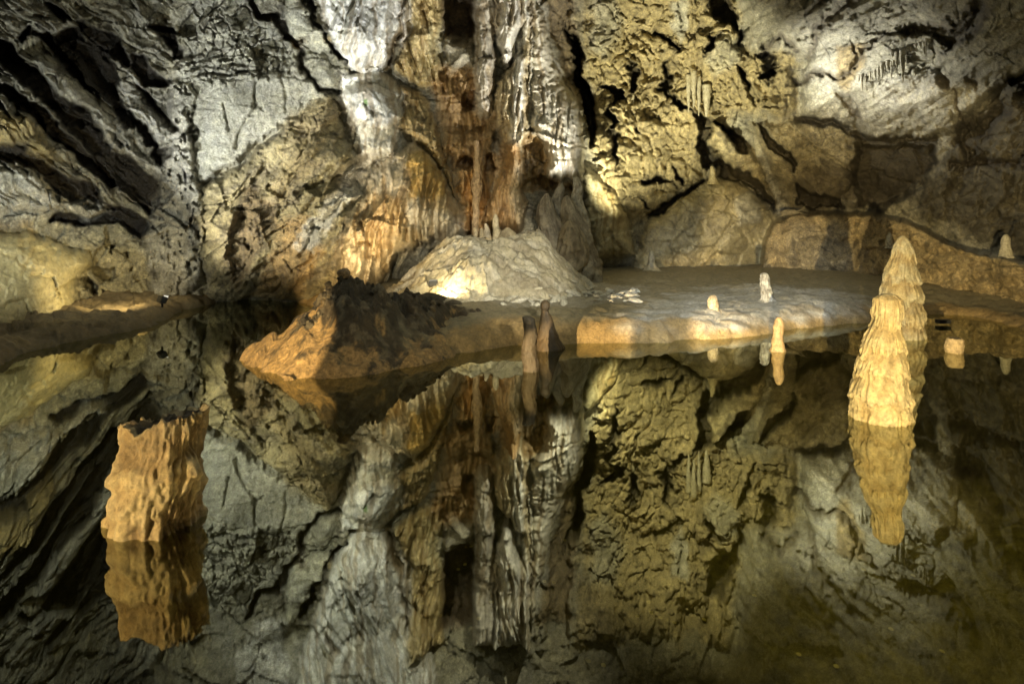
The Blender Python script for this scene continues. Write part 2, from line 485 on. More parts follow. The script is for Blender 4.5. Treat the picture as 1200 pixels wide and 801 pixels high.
# ---- yellow flowstone under the strata, with black solution holes
B_FLOW = [(-60, 268), (30, 272), (70, 288), (105, 292), (108, 310), (95, 330), (90, 350), (96, 392), (-60, 430)]
bulge(B_FLOW, 0.55, 30); smooth_region(B_FLOW, 0.8); paint(B_FLOW, (0.42, 0.36, 0.20), 0.9, 8, 1, 0.4)
paint([(105, 285), (150, 290), (180, 300), (205, 330), (205, 350), (96, 392), (90, 350), (100, 320)], (0.40, 0.34, 0.20), 0.8, 8)
crack([(40, 320), (60, 325), (68, 345)], 2, 0.12); crack([(0, 358), (30, 352), (38, 375)], 2, 0.10); crack([(5, 300), (50, 318)], 2, .08)
for p in ([(112, 309), (131, 311), (136, 326), (120, 331), (110, 322)], [(100, 326), (116, 334), (113, 347), (99, 340)], [(118, 338), (136, 345), (138, 363), (124, 360)], [(140, 300), (150, 296), (150, 306)], [(128, 288), (138, 286), (134, 300)], [(150, 315), (160, 312), (156, 322)], [(140, 345), (160, 345), (158, 362), (142, 362)]):
    recess(p, 0.55, 3, 1.2)

# ---- prow between the strata and the pale wall
PROW = [(196, 95), (228, 100), (226, 180), (240, 250), (236, 330), (214, 352), (180, 352), (168, 280), (182, 235), (192, 190), (198, 150)]
bulge(PROW, 0.35, 16); paint(PROW, (0.35, 0.335, 0.30), 0.8, 5)
s, d = mask(PROW, 8)
f1, f2, cid = worley(UW[s] / 7.5, VW[s] / 9, 3)
disp[s] -= sstep(-1, 1, -d / 6) * 0.16 * (f1 < 0.33) * (cid > 0.45)
for p in ([(220, 130), (232, 150), (230, 165), (222, 160)], [(222, 115), (230, 125), (226, 135)], [(212, 196), (220, 205), (216, 215)], [(226, 245), (238, 262), (232, 282), (222, 262)]):
    recess(p, 0.25, 3); paint(p, (0.10, 0.095, 0.10), 0.8, 2)

# ---- pale central wall
PANE = [(236, 120), (262, 95), (330, 85), (368, 104), (384, 112), (330, 152), (262, 205), (238, 210), (228, 170)]
paint([(222, 0), (290, 0), (330, 40), (366, 100), (384, 112), (330, 152), (240, 212), (222, 150), (205, 100), (215, 40)], (0.40, 0.39, 0.34), 0.95, 8)
smooth_region(PANE, 0.75, 10); bulge(PANE, 0.14, 14)
BLOCKS = [(225, 5), (285, 5), (335, 55), (345, 80), (300, 100), (215, 96), (205, 80)]
s, d = mask(BLOCKS, 8)
f1, f2, cid = worley(UW[s] / 11, VW[s] / 13, 5)
k = sstep(-1, 1, -d / 8)
disp[s] += k * (0.15 * (cid - 0.5) - 0.16 * np.exp(-((f2 - f1) / 0.09) ** 2))
s, d = mask([(205, 68), (300, 66), (312, 86), (300, 96), (205, 96)], 5)
disp[s] += sstep(-1, 1, -d / 5) * 0.13 * ridged(U[s] / 26, V[s] / 6, 3, 44)
crack([(298, 92), (300, 120), (292, 140), (275, 170)], 2.5, .12); crack([(258, 120), (268, 145), (270, 152)], 1.8, 0.12); crack([(330, 55), (333, 95), (335, 130)], 1.8, 0.08); crack([(322, 60), (328, 85)], 1.5, .07)
crack([(200, 96), (240, 88), (300, 82)], 2.5, 0.2)
DIAG = [(384, 108), (330, 152), (262, 205), (236, 216), (232, 260), (240, 352), (430, 352), (440, 300), (420, 250), (418, 190), (398, 130)]
bulge(DIAG, 0.75, 55)
paint(DIAG, OCHRE, 0.85, 7, 1.2, 0.4)
s, d = mask(DIAG, 10)
k = sstep(-1, 1, -d / 10)
uu = U[s] * 0.64 + V[s] * 0.77; vv = -U[s] * 0.77 + V[s] * 0.64
uu2 = U[s] * 0.8 + V[s] * 0.6; 
pp = (V[s] * 0.8 + U[s] * 0.6) + 6 * wx1[s]; qq = (V[s] * 0.6 - U[s] * 0.8) + 6 * wy1[s]
disp[s] += k * (0.20 * facets(pp / 24, qq / 75, 61) + 0.07 * facets(pp / 10, qq / 30, 62) + 0.06 * ridged(pp / 22, qq / 70, 3, 63))
tt = (k * sstep(-0.1, 0.7, fbm(pp / 20, qq / 60, 4, 66)))[..., None]
col[s] = col[s] * (1 - 0.6 * tt) + np.array((0.22, 0.19, 0.15), np.float32) * 0.6 * tt
paint([(345, 130), (385, 120), (395, 140), (360, 200), (330, 240), (320, 230)], (0.42, 0.33, 0.18), 0.55, 10, 1.5, .4)
paint([(290, 210), (312, 232), (330, 250), (300, 300), (280, 340), (262, 320), (270, 260)], BROWN, 0.75, 8, 1.5, 0.5)
recess([(272, 240), (286, 236), (296, 250), (300, 290), (288, 330), (268, 330), (266, 280)], 0.3, 10, 1.5)
paint([(330, 260), (360, 250), (375, 300), (350, 345), (300, 345), (320, 300)], (0.40, 0.25, 0.10), 0.65, 10, 1.5, 0.4)
paint([(400, 215), (420, 205), (410, 235), (385, 265), (360, 300), (345, 290), (365, 255)], (0.62, 0.60, 0.56), 0.8, 5, 1.8, 0.7)
crack([(330, 150), (290, 180), (262, 203), (240, 215)], 4, 0.28)
crack([(400, 235), (370, 270), (350, 300)], 4, 0.2)
recess([(232, 320), (300, 328), (330, 338), (340, 360), (230, 362)], 0.25, 10)

# ---- cracks and slabs left of the white flowstone
CK = (0.055, 0.045, 0.035)
for p in ([(284, -10), (296, -4), (312, 12), (330, 14), (331, 24), (342, 32), (356, 46), (356, 54), (348, 56), (338, 46), (322, 32), (306, 20), (290, 6)],
          [(352, -20), (362, -10), (372, 20), (384, 45), (393, 56), (390, 66), (378, 50), (364, 22), (352, -5)], [(384, 42), (390, 48), (404, 62), (408, 74), (398, 70), (386, 56)]):
    recess(p, 0.55, 4, 1.3); paint(p, CK, 0.85, 2.5, 1.3, 0.6)
crack([(348, 54), (356, 78), (364, 98), (372, 103), (398, 106)], 3.0, 0.4, 1.2, CK)
crack([(356, 55), (366, 66), (372, 74), (366, 86)], 1.8, 0.15); crack([(345, 66), (358, 62)], 2, 0.15)
paint([(340, 45), (356, 42), (358, 52), (346, 58)], (0.42, 0.30, 0.14), 0.8, 2); paint([(376, 40), (388, 44), (385, 55), (374, 50)], (0.40, 0.29, 0.12), 0.8, 2)
bulge([(330, -20), (352, -10), (372, 25), (376, 42), (360, 50), (338, 28)], 0.3, 14); bulge([(366, 68), (385, 66), (392, 100), (370, 102)], 0.2, 10)
paint([(330, -20), (352, -10), (372, 25), (395, 66), (392, 103), (366, 100), (356, 66), (338, 28)], (0.44, 0.43, 0.36), 0.7, 4)
bulge([(395, 68), (410, 72), (408, 84), (400, 90)], 0.25, 5)

# ---- brilliant white flowstone
E_FLOW = [(300, -420), (560, -420), (540, -200), (512, -90), (492, 0), (486, 22), (474, 62), (471, 55), (468, 40), (458, 68), (448, 80), (430, 86), (412, 84), (402, 66), (394, 52), (380, 28), (371, 0), (352, -60), (330, -150)]
bulge(E_FLOW, 0.55, 26, 0.8); paint(E_FLOW, WHITE, 1.0, 3, 0.8, 0.2); smooth_region(E_FLOW, 0.85, 6)
flutes(E_FLOW, 17, 0.20, 22, 6, 10, seed=71); flutes(E_FLOW, 6, 0.035, 22, 9, 8, seed=73)
crack([(412, 0), (404, 22), (400, 40), (410, 60), (416, 84)], 4, .25); crack([(478, -30), (472, 10), (468, 40), (456, 72)], 3, 0.28, 1, (0.25, 0.2, 0.14))
crack([(392, 0), (398, 22), (400, 34)], 2.5, .12)
paint([(456, 74), (462, 40), (469, 22), (470, 40), (460, 78), (448, 84)], (0.27, 0.20, 0.11), 0.9, 2.5)
recess([(448, 82), (458, 60), (466, 48), (468, 70), (460, 90)], 0.25, 4)
paint([(395, -10), (418, -10), (410, 40), (402, 60), (394, 40)], (0.55, 0.56, 0.55), 0.6, 5, 2, 0.8)
paint([(275, -170), (330, -160), (340, -60), (330, -10), (300, -5), (280, -60)], WHITE, 0.85, 5, 1.5, 0.8)
KNOB = [(399, 86), (420, 84), (440, 79), (455, 88), (470, 104), (478, 122), (470, 150), (464, 180), (440, 190), (416, 184), (420, 160), (405, 138), (398, 112)]
bulge(KNOB, 0.65, 40, 0.8); paint(KNOB, WHITE, 1.0, 5, 1.3, 0.5); smooth_region(KNOB, 0.8, 6)
bulge([(405, 106), (440, 100), (468, 112), (472, 138), (450, 150), (420, 145), (406, 128)], 0.3, 16)
flutes([(405, 120), (475, 120), (466, 185), (418, 185)], 8, 0.06, 4, 6, 8, seed=77)
crack([(410, 100), (430, 98), (452, 106), (464, 118)], 4, .18)
recess([(424, 122), (438, 118), (446, 130), (438, 142), (428, 136)], 0.2, 8); paint([(424, 122), (440, 118), (448, 132), (440, 146), (428, 138)], (0.36, 0.37, 0.38), 0.7, 4, 2, 0.8)
paint([(426, 118), (430, 117), (431, 124), (427, 125)], (0.10, 0.28, 0.05), 0.8, 1.5, 0.5)
paint([(395, 195), (430, 180), (460, 185), (470, 215), (450, 235), (410, 225)], (0.52, 0.48, 0.43), 0.7, 10, 1.6, 0.6)
crack([(415, 190), (390, 210), (350, 228)], 4, 0.22); crack([(440, 195), (470, 190), (495, 168)], 4, 0.16)

# ---- golden folds right of the white flowstone and the mid flowstone apron
F1P = [(478, -60), (522, -60), (518, 20), (508, 55), (518, 80), (516, 100), (500, 104), (485, 98), (470, 84), (462, 80), (470, 60), (484, 30)]
bulge(F1P, 0.45, 22); paint(F1P, (0.40, 0.31, 0.15), 0.95, 5); smooth_region(F1P, 0.85); flutes(F1P, 13, 0.22, -14, 7, 8, seed=81, sharp=0.8); flutes(F1P, 5, 0.05, -10, 8, 8, seed=83)
paint([(500, 30), (516, 26), (512, 60), (520, 92), (510, 98), (498, 80)], (0.50, 0.44, 0.27), 0.7, 6, 1.5)
APRON = [(398, 352), (392, 310), (404, 260), (430, 212), (462, 178), (486, 164), (502, 178), (520, 208), (548, 256), (556, 272), (540, 276), (510, 281), (488, 286), (468, 300), (450, 322), (440, 345)]
bulge(APRON, 0.75, 46, 0.8); smooth_region(APRON, 0.7, 8); paint(APRON, (0.46, 0.37, 0.24), 0.95, 7, 1.3, 0.4)
MIDF = [(468, 100), (490, 106), (512, 140), (522, 190), (540, 240), (520, 205), (500, 176), (484, 164), (466, 150), (476, 125)]
bulge(MIDF, 0.4, 14); paint(MIDF, (0.44, 0.34, 0.18), 0.9, 4); flutes(MIDF, 8, 0.09, -12, 5, 6, seed=87)
flutes(APRON, 15, 0.20, 8, 5, 14, seed=91, sharp=0.7); flutes(APRON, 6, 0.04, 5, 6, 10, seed=93)
paint([(440, 232), (470, 222), (472, 260), (455, 290), (430, 300), (425, 265)], (0.44, 0.29, 0.13), 0.7, 9, 1.5, 0.4)
paint([(480, 178), (498, 178), (518, 210), (522, 232), (486, 232), (478, 210)], (0.52, 0.36, 0.13), 0.85, 4)  # warm-lit upper part: lamplight put into the colour
paint([(478, 232), (548, 258), (556, 272), (510, 282), (474, 262)], (0.44, 0.41, 0.36), 0.8, 6)  # greyer part below the light edge: shade put into the colour
paint([(430, 205), (462, 182), (478, 188), (478, 230), (440, 228)], (0.52, 0.47, 0.40), 0.7, 8, 1.4, 0.5)
recess([(462, 302), (486, 284), (510, 280), (560, 276), (560, 300), (480, 345), (440, 348)], 0.75, 5, 1.3)
flutes([(455, 300), (560, 272), (560, 300), (440, 350)], 9, 0.22, 15, 5, 5, seed=95)
for x in range(474, 560, 11):
    crack([(x, 262 + (x % 7)), (x - 2, 282)], 1.8, 0.22)

# ---- alcove, hanging column, central drapery
ALC = [(514, -40), (557, -40), (556, 48), (548, 60), (536, 56), (526, 48), (519, 46), (518, 20)]
recess(ALC, 1.1, 10); paint(ALC, (0.16, 0.10, 0.05), 0.8, 5)
bulge([(520, 44), (532, 40), (540, 52), (548, 46), (556, 62), (556, 80), (520, 80)], 0.25, 6); paint([(518, 44), (556, 46), (556, 80), (518, 80)], (0.40, 0.37, 0.30), 0.6, 5)
MID = [(520, 78), (556, 78), (580, 130), (592, 170), (586, 200), (574, 235), (560, 262), (546, 250), (524, 196), (514, 140), (508, 104)]
paint(MID, (0.40, 0.26, 0.12), 0.85, 8, 1.4, 0.4); smooth_region(MID, 0.5)
f1, f2, cid = worley(UW / 19, VW / 24, 9)
s, d = mask(MID, 10)
disp[s] += sstep(-0.3, 1, -d / 10) * (0.32 * np.sqrt(np.clip(1 - f1[s] ** 2, 0, 1)) - 0.28)
flutes(MID, 8, 0.07, 5, 5, 8, seed=101)
for p in ([(536, 184), (548, 178), (556, 192), (548, 202), (532, 198)], [(544, 104), (556, 108), (556, 132), (546, 130), (538, 120)], [(566, 182), (578, 176), (584, 200), (570, 205)]):
    recess(p, 0.4, 4); paint(p, (0.18, 0.10, 0.045), 0.7, 3)
COLF = [(553, -60), (582, -60), (581, 60), (580, 96), (577, 130), (568, 138), (556, 132), (555, 60)]
bulge(COLF, 0.75, 12, 0.7); paint(COLF, (0.42, 0.39, 0.35), 0.95, 3); smooth_region(COLF, 0.9); flutes(COLF, 5, 0.06, 0, 9, 5, seed=105)
recess([(558, 60), (576, 60), (576, 68), (566, 66), (558, 68)], 0.2, 4)
F3 = [(578, -60), (622, -60), (618, 20), (608, 42), (596, 80), (588, 78), (582, 50), (578, 30)]
bulge(F3, 0.85, 14, 0.7); paint(F3, (0.66, 0.64, 0.62), 0.95, 3, 1, 0.3); smooth_region(F3, 0.9); flutes(F3, 8, 0.18, 8, 7, 5, seed=109); flutes(F3, 3.6, 0.03, 8, 7, 5, seed=110)
F4 = [(596, 80), (612, 60), (618, -60), (624, -60), (624, 60), (622, 150), (612, 178), (596, 178), (586, 160), (578, 140), (582, 92)]
bulge(F4, 0.65, 14, 0.7); paint(F4, (0.50, 0.42, 0.28), 0.95, 4); smooth_region(F4, 0.95); flutes(F4, 7, 0.18, 2, 12, 5, seed=113, sharp=0.7); flutes(F4, 3.4, 0.05, 2, 12, 5, seed=114)
for line in ([(618, -60), (619, 20), (614, 45), (604, 72)], [(612, 70), (611, 150), (606, 170)], [(608, 50), (606, 90), (600, 170)]):
    s = sub(line, 6); u, v = warped(s, 0.6)
    d = np.min([seg_dist(u, v, p, q) for p, q in zip(line[:-1], line[1:])], axis=0)
    k = np.exp(-(d / 3.2) ** 2)
    disp[s] += 0.16 * k; col[s] = col[s] * (1 - k[..., None]) + np.array(WHITE, np.float32) * k[..., None]
paint([(585, 150), (592, 120), (580, 160), (578, 175), (584, 180), (590, 165)], (0.30, 0.30, 0.29), 0.8, 3); recess([(588, 122), (592, 128), (588, 160), (578, 180), (574, 172), (582, 150)], 0.25, 4)
F5 = [(624, -60), (630, 0), (640, 28), (650, 72), (664, 100), (674, 116), (683, 145), (684, 212), (678, 208), (672, 214), (664, 207), (658, 215), (650, 206), (644, 213), (640, 204), (641, 172), (630, 158), (622, 150), (620, 100), (622, 40)]
bulge(F5, 0.95, 20, 0.6); paint(F5, (0.56, 0.53, 0.47), 0.97, 3, 0.6); smooth_region(F5, 0.8)
f1, f2, cid = worley(UW / 7.5, VW / 5.5, 15)
s, d = mask(F5, 6)
up = sstep(160, 90, V[s]) + 0.6 * sstep(640, 660, U[s]) * sstep(185, 150, V[s])
disp[s] += sstep(0, 1, -d / 6) * up * 0.13 * (0.6 - f1[s])
flutes([(622, 90), (684, 120), (684, 214), (640, 214), (640, 172), (622, 152)], 6.5, 0.10, 0, 12, 5, seed=117, sharp=0.7)
crack([(648, 172), (666, 168), (683, 172)], 2, .12); crack([(650, 186), (680, 186)], 2, .08)
s, d = mask([(650, 70), (664, 100), (676, 118), (684, 145), (684, 212), (660, 212), (664, 140)], 4, 0.6)
t = sstep(-1, 1, -d / 5)[..., None] * 0.8
col[s] = col[s] * (1 - t) + np.array((0.58, 0.56, 0.52), np.float32) * t
DKP = [(622, 152), (640, 172), (640, 206), (650, 214), (684, 216), (682, 226), (650, 226), (630, 226), (616, 222), (612, 190), (614, 165)]
recess(DKP, 0.38, 5); paint(DKP, (0.30, 0.20, 0.09), 0.85, 3); flutes(DKP, 7, 0.12, 0, 5, 4, seed=119)
F6 = [(592, 168), (605, 166), (612, 184), (616, 236), (614, 268), (604, 274), (588, 268), (576, 276), (566, 262), (572, 240), (582, 210), (588, 190)]
bulge(F6, 1.05, 18, 0.7); paint(F6, (0.50, 0.33, 0.17), 0.95, 4); smooth_region(F6, 0.95); flutes(F6, 7, 0.20, 4, 9, 5, seed=121, sharp=0.7)
paint([(602, 190), (612, 190), (616, 236), (614, 268), (604, 270), (600, 230)], (0.50, 0.42, 0.30), 0.7, 5)
paint([(548, 200), (560, 195), (572, 230), (566, 270), (548, 276), (540, 262)], (0.46, 0.25, 0.08), 0.8, 6, 1.3)
flutes([(540, 200), (572, 200), (572, 275), (540, 275)], 8, 0.14, 0, 5, 6, seed=123)
LOWR = [(614, 226), (684, 222), (690, 250), (698, 285), (680, 300), (640, 300), (616, 280)]
paint(LOWR, (0.42, 0.38, 0.31), 0.85, 6)

# ---- bright flowstone fan at the foot of the drapery
FAN = [(684, 196), (700, 204), (722, 224), (738, 262), (744, 300), (690, 305), (686, 262), (684, 230)]
bulge(FAN, 0.75, 22, 0.7); paint(FAN, (0.50, 0.45, 0.30), 0.95, 6); smooth_region(FAN, 0.85); flutes(FAN, 9, 0.04, -28, 5, 8, seed=125)

# ---- black fissure
FIS = [(634, -60), (668, -60), (674, 40), (684, 66), (692, 108), (702, 118), (699, 166), (690, 172), (684, 140), (674, 112), (656, 74), (642, 24)]
paint([(628, -40), (668, -40), (676, 50), (690, 100), (684, 140), (660, 84), (644, 30)], (0.22, 0.16, 0.08), 0.8, 5)
recess([(660, 20), (672, 40), (684, 66), (692, 108), (702, 118), (699, 166), (690, 172), (684, 140), (676, 100), (668, 60)], 2.2, 6); recess(FIS, 0.5, 6)
paint([(664, 30), (674, 45), (686, 70), (694, 110), (702, 120), (699, 166), (690, 170), (684, 138), (674, 95)], (0.05, 0.042, 0.03), 0.85, 4)
paint([(685, 138), (692, 142), (695, 160), (688, 168)], OLIVE, 0.8, 3)

# ---- knobbly yellow wall right of the fissure
I_ALL = [(676, -60), (860, -60), (866, 40), (850, 70), (880, 40), (930, 60), (936, 100), (935, 130), (900, 140), (860, 135), (840, 150), (826, 208), (790, 232), (760, 258), (720, 262), (700, 210), (690, 172), (700, 118), (680, 55)]
paint(I_ALL, (0.38, 0.31, 0.165), 0.9, 10, 1.5, 0.4)
s, d = mask(I_ALL, 14)
k = sstep(-0.4, 1, -d / 14)
uq, vq = U[s] + 16 * wx1[s], V[s] + 16 * wy1[s]
f1, f2, cid = worley(uq / 42, vq / 58, 21)
g1, g2, gid = worley(uq / 17, vq / 24, 22)
disp[s] += k * (0.95 * np.sqrt(np.clip(1 - (f1 / 0.95) ** 2, 0, 1)) - 0.7 + 0.25 * (cid - 0.5) + 0.17 * np.sqrt(np.clip(1 - g1 ** 2, 0, 1)) - 0.12 * np.exp(-((g2 - g1) / 0.12) ** 2) + 0.14 * facets(uq / 24, vq / 30, 25))
smooth_region(I_ALL, 0.25)
paint([(690, 0), (720, -10), (730, 30), (708, 70), (690, 60)], (0.40, 0.38, 0.31), 0.8, 8); paint([(785, 5), (805, 0), (806, 30), (796, 48), (786, 30)], (0.46, 0.45, 0.40), 0.85, 4)
paint([(845, 40), (862, 45), (866, 68), (840, 90), (828, 75)], (0.44, 0.42, 0.34), 0.7, 5)
shade_blots = [
    [(694, 97), (714, 96), (731, 107), (736, 116), (724, 126), (718, 122), (722, 113), (708, 102)], [(711, 132), (720, 124), (722, 140), (714, 152), (728, 160), (727, 176), (722, 200), (718, 172), (709, 156)],
    [(734, 66), (740, 72), (747, 84), (742, 108), (733, 104), (738, 84)], [(740, 144), (748, 146), (752, 158), (744, 156)], [(770, 30), (778, 44), (788, 52), (800, 58), (794, 62), (780, 54), (768, 40)], [(776, 84), (786, 70), (784, 108), (800, 116), (812, 128), (800, 134), (786, 116), (774, 108)],
    [(826, -20), (850, -20), (862, 25), (866, 40), (854, 34), (836, 18)], [(834, 42), (846, 40), (840, 58), (828, 74), (832, 54)], [(860, 44), (870, 20), (882, 22), (872, 40), (864, 56)],
    [(862, 70), (876, 80), (884, 98), (882, 106), (872, 92), (862, 80)], [(888, 60), (900, 54), (910, 70), (912, 88), (904, 98), (896, 90), (898, 72)],
    [(805, 80), (815, 82), (812, 92), (804, 88)], [(811, 132), (824, 128), (836, 136), (834, 158), (830, 172), (846, 180), (850, 192), (838, 196), (828, 198), (818, 182), (814, 170), (822, 158), (816, 146)],
    [(770, 198), (780, 206), (796, 212), (782, 214), (752, 214), (750, 206), (764, 206)], [(792, 192), (800, 200), (806, 216), (798, 212)], [(790, 208), (796, 222), (790, 220)], [(744, 232), (762, 238), (770, 246), (756, 242)]]
for p in shade_blots:
    recess(p, 0.8, 4, 1.3); paint(p, (0.035, 0.027, 0.014), 0.9, 2.5, 1.3, 0.4)  # hollows beside the bulges, their black shadow painted in
crack([(740, 60), (752, 90), (744, 120), (748, 150)], 2.5, 0.25, 1.5); crack([(755, 86), (770, 92), (776, 108)], 2.2, 0.25, 1.5); crack([(725, 160), (745, 175), (752, 200)], 2, 0.2, 1.5); crack([(765, 175), (785, 178), (800, 170)], 2, .18, 1.5); crack([(840, 132), (866, 118)], 2, 0.2)

# ---- leaning slabs right of the slot, black gap below them
J1 = [(832, 146), (842, 140), (866, 160), (884, 182), (905, 222), (912, 240), (884, 226), (858, 204), (836, 178)]
bulge(J1, 0.7, 14); paint(J1, (0.37, 0.31, 0.18), 0.9, 4)
J2 = [(880, 148), (935, 140), (1000, 150), (1010, 175), (1000, 215), (975, 248), (925, 250), (912, 215), (894, 180)]
bulge(J2, 0.6, 24); paint(J2, (0.30, 0.255, 0.155), 0.85, 6)
paint([(925, 200), (985, 190), (1010, 180), (1004, 246), (940, 250), (915, 225)], (0.10, 0.08, 0.05), 0.8, 10, 1.8, 0.7)  # shade below the overhang put into the slab colour
s, d = mask(J2, 8); k = sstep(-0.4, 1, -d / 8)
disp[s] += k * (0.2 * facets((U[s] * 0.8 + V[s] * 0.6) / 60, (V[s] * 0.8 - U[s] * 0.6) / 16, 131) + 0.08 * facets((U[s] * 0.8 + V[s] * 0.6) / 22, (V[s] * 0.8 - U[s] * 0.6) / 7, 132))
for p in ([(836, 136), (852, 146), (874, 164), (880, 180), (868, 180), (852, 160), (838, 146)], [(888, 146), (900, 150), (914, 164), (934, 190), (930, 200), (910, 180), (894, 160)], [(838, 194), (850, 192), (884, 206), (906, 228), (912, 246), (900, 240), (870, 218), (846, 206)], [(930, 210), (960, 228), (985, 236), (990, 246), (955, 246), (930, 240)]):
    recess(p, 1.1, 4, 1.2); paint(p, (0.022, 0.017, 0.01), 0.8, 3, 1.2, .4)  # slab shadows and the dark of the gap painted near-black
GAP = [(758, 250), (776, 240), (800, 224), (822, 204), (826, 208), (802, 232), (778, 250), (762, 256)]

# ---- the flowstone hump below
HUMP = [(758, 262), (790, 236), (824, 210), (842, 206), (862, 212), (886, 230), (908, 248), (936, 262), (944, 300), (940, 330), (740, 330), (742, 300)]
s, d = mask(HUMP, 30, 0.6)
t = np.clip(-d / 60, 0, 1)
disp[s] += 1.15 * np.sqrt(1 - (1 - t) ** 2); paint(HUMP, (0.36, 0.31, 0.19), 0.95, 5); smooth_region(HUMP, 0.3)
recess(GAP, 0.9, 3); paint(GAP, (0.05, 0.04, 0.02), 0.8, 2)  # dark of the gap painted in as well
bulge([(862, 232), (880, 228), (892, 240), (888, 262), (866, 264)], 0.25, 14); paint([(862, 232), (880, 228), (892, 240), (888, 262), (866, 264)], (0.42, 0.40, 0.33), 0.8, 4)
bulge([(802, 262), (818, 258), (824, 272), (806, 276)], 0.18, 8); bulge([(840, 276), (870, 270), (876, 290), (840, 300)], 0.22, 12); bulge([(800, 236), (830, 228), (840, 240), (806, 250)], 0.18, 10)

# ---- grey vault, upper right
K_ALL = [(862, -420), (1700, -420), (1700, 60), (1190, 90), (1150, 120), (1120, 160), (1062, 162), (1015, 168), (1000, 148), (940, 140), (938, 110), (945, 70), (925, 58), (880, 60), (866, 30)]
paint(K_ALL, (0.36, 0.345, 0.295), 0.9, 8); smooth_region(K_ALL, 0.35)
s, d = mask(K_ALL, 12); k = sstep(-0.3, 1, -d / 12)
disp[s] += k * (0.20 * fbm((U[s] * 0.86 - V[s] * 0.5) / 120, (V[s] * 0.86 + U[s] * 0.5) / 36, 4, 141) + 0.07 * ridged((U[s] * 0.86 - V[s] * 0.5) / 60, (V[s] * 0.86 + U[s] * 0.5) / 16, 3, 143))
bulge(K_ALL, 1.0, 48)
bulge([(870, -40), (990, -40), (960, 30), (930, 60), (905, 62), (880, 50)], 0.4, 18); flutes([(870, -40), (990, -40), (960, 30), (920, 60), (880, 55)], 14, .10, 28, 4, 8, seed=145)
paint([(870, -40), (990, -40), (960, 30), (930, 60), (905, 62), (880, 50)], (0.42, 0.40, 0.34), 0.7, 6)
paint([(980, 55), (1015, 50), (1012, 80), (992, 108), (980, 92), (978, 72)], (0.27, 0.20, 0.09), 0.8, 4)
paint([(935, 96), (960, 100), (985, 104), (996, 126), (975, 140), (938, 134)], (0.52, 0.50, 0.42), 0.85, 5); smooth_region([(935, 96), (985, 104), (996, 126), (938, 134)], 0.7)
bulge([(1030, 98), (1060, 86), (1095, 80), (1110, 105), (1090, 125), (1062, 140), (1036, 130)], 0.2, 20); paint([(1030, 98), (1060, 86), (1095, 80), (1110, 105), (1090, 125), (1062, 140), (1036, 130)], (0.42, 0.41, 0.38), 0.8, 8)
for line, w_, h_ in (([(930, 92), (975, 86), (1000, 84), (1012, 62), (1030, 44), (1062, 40)], 2.5, .22), ([(1060, 40), (1085, 34), (1110, 36), (1130, 24), (1150, 6)], 6, .4), ([(1110, 54), (1135, 42), (1150, 22)], 3, .2), ([(1062, 86), (1090, 70), (1096, 50)], 2, .14), ([(1000, 50), (1003, 70), (992, 90)], 2, .15), ([(985, 110), (996, 122), (1004, 140)], 4, .25), ([(1120, 105), (1126, 130), (1132, 140)], 2, .18), ([(1098, 92), (1108, 96)], 5, .2), ([(1138, 96), (1142, 98)], 6, .3), ([(940, 20), (975, -10)], 3, 0.2), ([(945, 66), (960, 30), (1000, 5)], 4, .25), ([(900, 56), (915, 46), (930, 56)], 3, .2), ([(1130, 68), (1170, 62)], 2, .08)):
    crack(line, w_, h_, 1.4, (0.12, 0.10, 0.075) if h_ > 0.17 else None)
recess([(1080, 36), (1112, 40), (1128, 26), (1150, 4), (1160, 10), (1140, 42), (1112, 56), (1100, 50)], 0.4, 6); paint([(1080, 36), (1112, 40), (1128, 26), (1150, 4), (1160, 10), (1140, 42), (1112, 56), (1100, 50)], (0.10, 0.085, 0.06), 0.8, 4, 1.3, .4)
# deep recess under the vault, right-hand wall: lack of light painted into both
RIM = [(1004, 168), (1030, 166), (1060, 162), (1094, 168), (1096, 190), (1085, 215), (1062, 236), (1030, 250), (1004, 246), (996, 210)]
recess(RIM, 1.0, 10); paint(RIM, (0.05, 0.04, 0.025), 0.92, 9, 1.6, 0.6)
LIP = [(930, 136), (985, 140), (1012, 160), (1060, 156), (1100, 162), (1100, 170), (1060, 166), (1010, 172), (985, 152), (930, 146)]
recess(LIP, 0.45, 5); paint(LIP, (0.06, 0.05, 0.035), 0.8, 3)  # shade under the overhanging lip put into the colour
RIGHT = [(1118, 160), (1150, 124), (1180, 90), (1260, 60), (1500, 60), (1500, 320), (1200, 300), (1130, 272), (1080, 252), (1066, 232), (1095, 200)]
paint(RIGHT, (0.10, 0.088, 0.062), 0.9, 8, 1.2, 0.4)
s, d = mask(RIGHT, 12); k = sstep(-0.3, 1, -d / 12)
disp[s] += k * (0.3 * facets((U[s] * 0.6 + V[s] * 0.8) / 26, (V[s] * 0.6 - U[s] * 0.8) / 40, 151) + 0.12 * facets((U[s] * 0.6 + V[s] * 0.8) / 9, (V[s] * 0.6 - U[s] * 0.8) / 13, 152) + 0.1)
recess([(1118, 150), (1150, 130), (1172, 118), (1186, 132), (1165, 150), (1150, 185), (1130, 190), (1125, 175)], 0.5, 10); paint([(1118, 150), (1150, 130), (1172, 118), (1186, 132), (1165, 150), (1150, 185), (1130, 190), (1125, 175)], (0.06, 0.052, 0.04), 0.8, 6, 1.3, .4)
crack([(1118, 192), (1160, 190), (1210, 194)], 4, 0.4, 1, (0.06, 0.05, 0.04)); recess([(1180, 80), (1215, 78), (1215, 110), (1185, 105)], 0.4, 8)
bulge([(1116, 172), (1128, 168), (1134, 182), (1124, 192), (1112, 186)], 0.25, 9)

